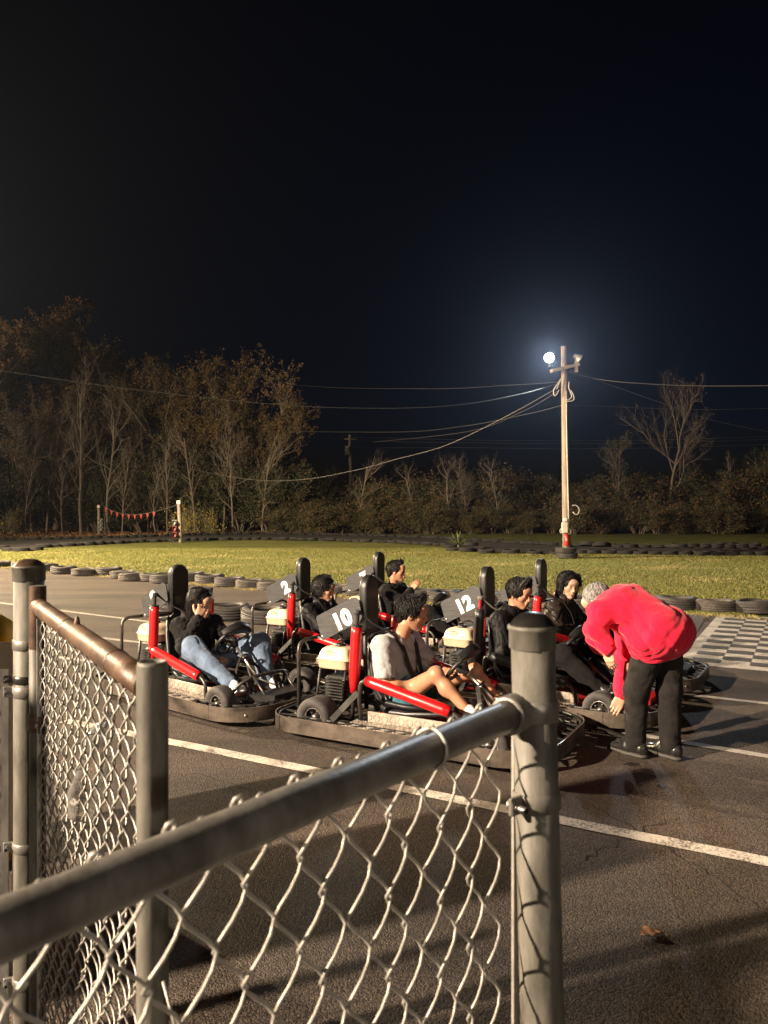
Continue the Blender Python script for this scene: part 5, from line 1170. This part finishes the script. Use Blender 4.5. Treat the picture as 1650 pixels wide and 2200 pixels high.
def folds(amp, f1, seed):
    rs=np.random.RandomState(seed); W=rs.normal(0,1,(5,3)); ph=rs.rand(5)*6.28
    def fn(X,Y,Z):
        a=np.sin(9*X+11*Z+ph[0])+np.sin(12*Y-8*Z+ph[1]); d=np.zeros_like(X)
        for i in range(5):
            w=W[i]/np.linalg.norm(W[i]); s=np.sin(f1*(1+.25*i)*(w[0]*X+w[1]*Y+w[2]*Z)+1.6*a+ph[i]); d+=(1-np.abs(s))**2/(1+.3*i)-.35
        return amp*d
    return fn
def shoe(parent, ankle, toe_dir, col, sole, name='shoe', L=.25, roll=0.0):
    a=Vector(ankle); d=Vector(toe_dir).normalized(); upv=Vector((0,0,1)); upv=(upv-d*upv.dot(d)).normalized(); sv=d.cross(upv)
    f=Field((-.11,-.07,-.12),(.23,.07,.08),.006)
    f.cone((-.035,0,-.045),(.05,0,-.05),.036,.04,.02); f.cone((.05,0,-.055),(.15,0,-.068),.042,.033,.03,sq=((0,0,1),.75)); f.cone((0,0,.02),(-.008,0,-.03),.04,.042,.03)
    f.ell((-.055,0,-.05),(.03,.032,.04),.02); f.cone((.01,-.0,-.0),(.07,0,-.03),.034,.034,.02); f.plane_cut((0,0,-.082),(0,0,-1)); f.displace(folds(.002,70,3))
    V,Q=f.surf(); Mx=np.array(Matrix((d,-sv,upv)).transposed()); me=npmesh(name,V@Mx.T+np.array(a),Q,col,True); o=obj(name,me,parent)
    f=Field((-.12,-.08,-.13),(.24,.08,-.05),.006); f.cone((-.045,0,-.09),(.06,0,-.09),.042,.046,.02,sq=((0,0,1),.4)); f.cone((.05,0,-.09),(.15,0,-.088),.046,.037,.02,sq=((0,0,1),.4)); V,Q=f.surf(); obj('sole',npmesh('sole',V@Mx.T+np.array(a),Q,sole,True),o)
    return o

def make_person(loc, rz, label, J, look):
    """J: joints in local metres; look: clothing/hair spec"""
    e=empty('person',loc,rz); tag(e,label,'person',look.get('group')); V=Vector; j={k:Vector(v) for k,v in J.items() if k not in('head_rot',)}
    M=ang_mat(*J['head_rot']); H=j['head']; skin=look['skin']
    lat=(j['shL']-j['shR']).normalized(); lo=[min(p[i] for p in j.values())-.22 for i in range(3)]; hi=[max(p[i] for p in j.values())+.22 for i in range(3)]
    # ---- body: torso, limbs, then head and hands at a finer grain, all one mesh
    f=Field(lo,hi,.009); w_=look.get('w',1.0); nb=H+M@V((-.03,0,-.075))
    f.cone(j['pelvis'],j['chest'],.09*w_,.095*w_,.03,sq=(lat,1.35)); f.cone(j['chest'],j['neck'],.085*w_,.05,.05,sq=(lat,1.3)); f.cone(j['neck']-V((0,0,.03)),nb,.054,.05,.03); f.cone(nb,H+M@V((-.02,0,-.02)),.05,.045,.03)
    for s in 'LR':
        f.cone(j['chest'],j['sh'+s],.07,.05,.04); f.cone(j['sh'+s],j['el'+s],.043,.036,.02); f.cone(j['el'+s],j['wr'+s],.038,.025,.015); f.ell(j['el'+s].lerp(j['wr'+s],.25),(.042,.042,.042),.03)
        f.cone(j['hip'+s],j['kn'+s],.075 if look['legs']!='bare' else .082,.05,.03); f.cone(j['kn'+s],j['an'+s],.046,.034,.02); kn,an=j['kn'+s],j['an'+s]
        back=(j['hip'+s]-kn).normalized()+(an-kn).normalized(); f.ell(kn.lerp(an,.3)+back*.015,(.052,.05,.055),.04); f.ell(kn-back*.008,(.05,.047,.05),.03)
        f.cone(an,an-V((0,0,.05))+j['to'+s].normalized()*.08,.03,.022,.02)
    bv,bq=f.surf(); parts=[(bv,bq,np.tile(np.array(skin,float),(len(bv),1)))]
    hv,hq,hc=build_head(M,H,nb,skin,look.get('fem',False)); parts.append((head_to(hv,M,H),hq,hc))
    for s in 'LR':
        if ('hand'+s) in look:
            fw,pn,cu=look['hand'+s]; parts.append(hand_mesh(j['wr'+s],fw,pn,1 if s=='R' else -1,cu,skin,.92))
    skin_obj('body',*join_arrays(parts),e)
    # ---- top
    t=look['top']; sc=t.get('puff',1.0); f=Field(lo,hi,.008)
    f.cone(j['pelvis']-V((0,0,.04)) if not look.get('bent') else j['pelvis'],j['chest'],.12*w_*sc,.118*w_*sc,.04,sq=(lat,1.32)); f.cone(j['chest'],j['neck'].lerp(j['chest'],.25),.108*w_*sc,.07,.05,sq=(lat,1.35))
    for s in 'LR':
        f.cone(j['chest'].lerp(j['neck'],.35),j['sh'+s],.085*sc,.07*sc,.05); el=j['el'+s]
        if t['sleeve']=='short': q=j['sh'+s].lerp(el,.74); f.cone(j['sh'+s],q,.068,.064,.03); dirv=(el-j['sh'+s]).normalized(); f.cone(q+dirv*.05,q+dirv*.12,.075,.075,.004,'s')
        else:
            f.cone(j['sh'+s],el,.064*sc,.054*sc,.03); q=el.lerp(j['wr'+s],.9); f.cone(el,q,.054*sc,.043*sc,.025); f.ell(el,(.058*sc,)*3,.03)
    if look.get('bent'):
        f.cone(j['pelvis']+V((.0,0,-.02)),j['pelvis']+V((-.08,0,-.09)),.14,.135,.05,sq=(lat,1.65)); f.cone(j['chest']+V((.03,0,-.10)),j['pelvis']+V((-.10,0,-.07)),.10,.12,.06,sq=(lat,1.2))
        f.cone(j['pelvis']+V((-.6,-.6,-.36)),j['pelvis']+V((.6,.6,-.36)),.2,.2,.01,'s'); f.cone(j['pelvis']+V((-.6,.6,-.36)),j['pelvis']+V((.6,-.6,-.36)),.2,.2,.01,'s')
    if t.get('hood'):
        for a in range(9): an=R(-150+300*a/8); c=j['neck']+V((-.02,0,.015))+V((math.cos(an+PI)*.075*1.0,math.sin(an+PI)*.085,.018+.02*math.cos(an))); f.ell(c,(.034,.036,.03),.03)
        f.ell(j['neck']+V((-.11,0,-.04)),(.045,.1,.085),.04)
    if t.get('collar'):
        for a in range(14): an=2*PI*a/14; c=nb.lerp(j['neck'],.55)+V((math.cos(an)*.066,math.sin(an)*.07,.0-.012*math.cos(an))); f.ell(c,(.017,.017,t['collar']),.02)
    f.cone(j['neck']-V((0,0,.01)),nb+ (nb-j['neck'])*.4,.052,.058,.008,'s')
    f.displace(folds(t.get('fold',.006),t.get('ff',34),look['seed'])); v,q=f.surf(); obj(t['name'],npmesh(t['name'],v,q,t['m'],True),e)
    if look.get('bent'):
        for s in 'LR':
            dv=(j['wr'+s]-j['el'+s]).normalized(); c=j['el'+s].lerp(j['wr'+s],.88); b=MB(); b.lathe([(.034,-.03),(.046,-.026),(.049,0),(.047,.03),(.044,.05),(.03,.052)],20,axis=zto(dv),center=c); b.build('cuff',t['m'],e)
    # ---- trousers
    p=look['pants']; f=Field(lo,hi,.008); r=p.get('r',1.0)
    f.cone(j['hipL'],j['hipR'],.11*w_,.11*w_,.04); f.cone(j['pelvis'],(j['hipL']+j['hipR'])/2,.11*w_,.11*w_,.04,sq=(lat,1.25))
    for s in 'LR':
        h,k,a=j['hip'+s],j['kn'+s],j['an'+s]
        if p.get('short'): q=h.lerp(k,.30); f.cone(h,q,.1,.096,.03); dv=(k-h).normalized(); f.cone(q+dv*.07,q+dv*.2,.11,.11,.004,'s')
        else: f.cone(h,k,.095*r,.073*r,.03); f.cone(k,a-V((0,0,.012)),.071*r,.058*r,.03); f.ell(k,(.073*r,)*3,.02)
    f.displace(folds(p.get('fold',.005),22,look['seed']+7)); v,q=f.surf(); obj(p['name'],npmesh(p['name'],v,q,p['m'],True),e)
    for s in 'LR': shoe(e,j['an'+s],j['to'+s],look['shoe'],look['sole'])
    hair_mesh(M,H,look['hair'],look.get('hairm',HAIRB),look['seed'],e)
    return e

BLK_CLOTH=cloth('black_hoodie_cloth',(.009,.0085,.0085),.9,.3,.02); BLK_JACK=cloth('black_jacket_nylon',(.008,.008,.0085),.55,.3,.0,.003,30); BRN_LEA=cloth('dark_brown_leather',(.020,.014,.011),.40,.4,.0,.004,26)
GREY_T=cloth('heather_grey_cotton',(.33,.33,.34),.9,.12,.2,.003,30,90); JEAN=cloth('washed_blue_denim',(.115,.16,.235),.85,.35,.1,.003,40,7); TEAL=cloth('teal_shorts_cloth',(.05,.16,.21),.8,.2); NAVY=cloth('navy_trousers_cloth',(.010,.013,.026),.9,.25,.03); BLK_TR=cloth('black_trousers_cloth',(.009,.0085,.0085),.9,.25,.02)
CHAR_TR=cloth('charcoal_work_trousers',(.015,.013,.012),.9,.25,.03,.004,16); REDSW=cloth('bright_red_fleece',(.58,.010,.040),.95,.1,.15,.005,14)
WSHOE=mat('white_sneaker',(.7,.68,.65),.6,var=.12,vscale=20); WSOLE=mat('white_rubber_sole',(.6,.57,.53),.7); BSHOE=mat('black_leather_shoe',(.014,.013,.012),.35,var=.3,vscale=30,coat=.2); BSOLE=mat('black_rubber_sole',(.05,.045,.04),.7); TSHOE=mat('tan_suede_shoe',(.24,.15,.08),.85,var=.2,vscale=30)
SK1=(.41,.205,.118); SK2=(.47,.26,.165); SK3=(.38,.21,.13); SK4=(.50,.30,.205)
def seated(**kw):
    J=dict(pelvis=(.47,0,.30),chest=(.405,0,.54),neck=(.43,0,.675),head=(.50,0,.84),shL=(.415,.175,.62),shR=(.415,-.175,.62),elL=(.60,.25,.42),elR=(.58,-.25,.42),wrL=(.78,.12,.47),wrR=(.78,-.12,.47),
           hipL=(.52,.085,.275),hipR=(.52,-.085,.275),knL=(.93,.17,.46),knR=(.93,-.17,.46),anL=(1.19,.13,.225),anR=(1.19,-.13,.225),toL=(.8,.1,.25),toR=(.8,-.1,.25),head_rot=(0,5,0)); J.update(kw); return J
def at_kart(n): x,y,a=KPOS[n]; return (x,y,0),R(a)
WHEELHAND=dict(handL=((.5,-.75,.35),(.6,-.3,-.6),.55),handR=((.5,.75,.35),(.6,.3,-.6),.55))
# kart 10: man in a grey T-shirt, hands in his lap, looking ahead
make_person(*at_kart('10'),'man in a grey T-shirt and teal shorts seated in kart 10',
  seated(head=(.545,0,.855),neck=(.45,0,.69),shL=(.425,.19,.635),shR=(.40,-.19,.635),elR=(.475,-.27,.385),wrR=(.675,-.10,.37),elL=(.60,.27,.41),wrL=(.80,.15,.43),knR=(.82,-.18,.475),anR=(1.07,-.17,.235),knL=(.96,.17,.455),anL=(1.17,.15,.24),head_rot=(24,8,0)),
  dict(skin=SK1,seed=2,hair='messy',legs='bare',top=dict(name='t_shirt',m=GREY_T,sleeve='short',fold=.010,ff=17),pants=dict(name='shorts',m=TEAL,short=True),shoe=WSHOE,sole=WSOLE,handR=((.85,.45,.1),(.1,.2,-.95),.35),handL=((.75,-.5,.4),(.5,-.2,-.8),.5)))
# kart 9: woman in a black hoodie and jeans shading her eyes
make_person(*at_kart('9'),'woman in black hoodie and blue jeans, hand at her face, in kart 9',
  seated(head=(.505,0,.80),neck=(.445,0,.655),shL=(.47,.17,.60),shR=(.43,-.165,.61),elR=(.64,-.27,.475),wrR=(.645,-.125,.70),elL=(.62,.24,.42),wrL=(.70,.1,.36),knR=(.70,-.24,.47),anR=(1.14,-.2,.225),hipR=(.55,-.1,.26),knL=(1.02,.23,.475),anL=(1.14,.2,.19),toL=(.9,.05,.1),head_rot=(12,12,6)),
  dict(skin=SK2,fem=True,w=.9,seed=5,hair='long',legs='covered',top=dict(name='hoodie',m=BLK_CLOTH,sleeve='long',hood=True,puff=1.05,fold=.008),pants=dict(name='jeans',m=JEAN,r=1.14,fold=.006),shoe=WSHOE,sole=WSOLE,handR=((-.05,.42,.9),(-.9,.35,-.2),.7),handL=((.7,-.6,-.2),(0,0,-1),.4)))
# kart 2: man with wavy hair in a black jacket
make_person(*at_kart('2'),'man with wavy dark hair in a black collared jacket in kart 2',
  seated(head=(.445,0,.81),head_rot=(14,10,0),neck=(.405,0,.655),chest=(.385,0,.53),shL=(.40,.18,.60),shR=(.375,-.18,.60)),
  dict(skin=SK2,seed=8,hair='wavy',legs='covered',top=dict(name='jacket',m=BLK_JACK,sleeve='long',collar=.026),pants=dict(name='trousers',m=BLK_TR),shoe=BSHOE,sole=BSOLE,**WHEELHAND))
# kart 7: man raising a hand
make_person(*at_kart('7'),'man in a black top raising his hand in kart 7, farthest back',
  seated(head=(.42,0,.895),neck=(.375,0,.74),chest=(.37,0,.59),pelvis=(.45,0,.33),shL=(.38,.18,.68),shR=(.375,-.18,.68),elR=(.60,-.22,.56),wrR=(.66,-.08,.70),head_rot=(14,0,-4)),
  dict(skin=SK1,seed=11,hair='short',legs='covered',top=dict(name='sweatshirt',m=BLK_CLOTH,sleeve='long'),pants=dict(name='trousers',m=BLK_TR),shoe=BSHOE,sole=BSOLE,handR=((.5,.3,.8),(.3,.9,0),.25),handL=WHEELHAND['handL']))
# kart 12: man in a black hooded jacket looking down
make_person(*at_kart('12'),'man in a black hooded jacket looking down in kart 12',
  seated(head=(.485,0,.905),neck=(.42,0,.745),chest=(.39,0,.60),pelvis=(.46,0,.33),shL=(.41,.19,.69),shR=(.385,-.19,.695),elR=(.46,-.27,.46),elL=(.58,.26,.47),wrR=(.70,-.12,.42),wrL=(.74,.1,.42),head_rot=(-14,15,4)),
  dict(skin=SK1,seed=14,hair='messy',legs='covered',top=dict(name='hooded_jacket',m=BLK_JACK,sleeve='long',hood=True,puff=1.08,fold=.007),pants=dict(name='trousers',m=BLK_TR,r=1.05),shoe=BSHOE,sole=BSOLE,handR=((.8,.5,0),(0,.3,-.9),.4),handL=((.8,-.5,0),(0,-.3,-.9),.4)))
# right-hand kart: woman in a dark leather jacket, navy trousers
make_person(*at_kart('w'),'woman with chin-length black hair in a dark leather jacket beside the man in red',
  seated(head=(.47,0,.87),neck=(.405,0,.715),chest=(.385,0,.57),pelvis=(.46,0,.31),shL=(.40,.17,.65),shR=(.375,-.17,.65),elR=(.43,-.26,.46),elL=(.56,.25,.46),wrR=(.64,-.1,.45),wrL=(.66,.06,.45),knR=(.86,-.12,.50),knL=(.88,.2,.50),head_rot=(-44,12,-4)),
  dict(skin=SK4,fem=True,w=.95,seed=17,hair='bob',legs='covered',top=dict(name='leather_jacket',m=BRN_LEA,sleeve='long',collar=.03,puff=1.12,fold=.009),pants=dict(name='trousers',m=NAVY,r=1.1),shoe=TSHOE,sole=WSOLE,handR=((.8,.5,0),(0,.3,-.9),.5),handL=((.7,-.6,0),(0,-.3,-.9),.5)))
# the attendant in red bending down
J=dict(pelvis=(.12,.0,.83),chest=(-.15,0,.965),neck=(-.33,.02,.955),head=(-.41,.13,.965),shL=(-.25,-.19,.935),shR=(-.25,.2,.93),elL=(-.26,-.25,.81),wrL=(-.17,-.25,.715),elR=(-.205,.13,.60),wrR=(-.208,.06,.35),
  hipL=(.05,-.085,.76),hipR=(.09,.085,.76),knL=(-.045,-.09,.43),knR=(.12,.04,.43),anL=(-.055,-.085,.105),anR=(.135,.02,.105),toL=(-.97,.2,.0),toR=(-.95,.3,.0),head_rot=(178,42,0))
make_person((1.745,5.07,0),R(-40),'man in a bright red sweatshirt and charcoal trousers bending down',J,
  dict(skin=SK4,w=1.08,seed=21,bent=True,hair='grey',hairm=HAIRG,legs='covered',top=dict(name='red_sweatshirt',m=REDSW,sleeve='long',puff=1.06,fold=.012,ff=12),pants=dict(name='trousers',m=CHAR_TR,r=1.06,fold=.0035),shoe=BSHOE,sole=BSOLE,handL=((.12,.1,-1),(.3,.9,0),.25),handR=((-.25,-.45,-.85),(-.3,.2,-.4),.35)))
# flat black lever bar on the ground by his shoes
tl=empty('lever_bar',G(1350,1600)); b=MB(); b.box((-.03,.06,.045),(.34,.05,.014),Matrix.Rotation(R(-28),3,'Z')@Matrix.Rotation(R(10),3,'Y'),.004); b.build('lever_arm',BLACKM,tl); b=MB(); b.box((.05,.0,.018),(.26,.07,.03),rotz(R(-30)),.01); b.build('lever_base',BLACKM,tl); tag(tl,'flat black steel lever bar lying by the shoes of the man in red','lever')

# ================================================================== thin night air around the floodlight
hz=MB(); hz.box((0,62,11.5),(260,170,25)); ho=hz.build('haze',None)
hm=bpy.data.materials.new('night_air'); hm.use_nodes=True; hn=hm.node_tree; hn.nodes.clear(); pv=hn.nodes.new('ShaderNodeVolumePrincipled'); mo=hn.nodes.new('ShaderNodeOutputMaterial')
pv.inputs['Color'].default_value=(.62,.75,1,1); pv.inputs['Density'].default_value=.0004; pv.inputs['Anisotropy'].default_value=.86; hn.links.new(pv.outputs[0],mo.inputs['Volume'])
ho.data.materials.clear(); ho.data.materials.append(hm); tag(ho,'thin haze of night air lit by the floodlights','haze',kind='stuff')
SC.cycles.volume_bounces=0
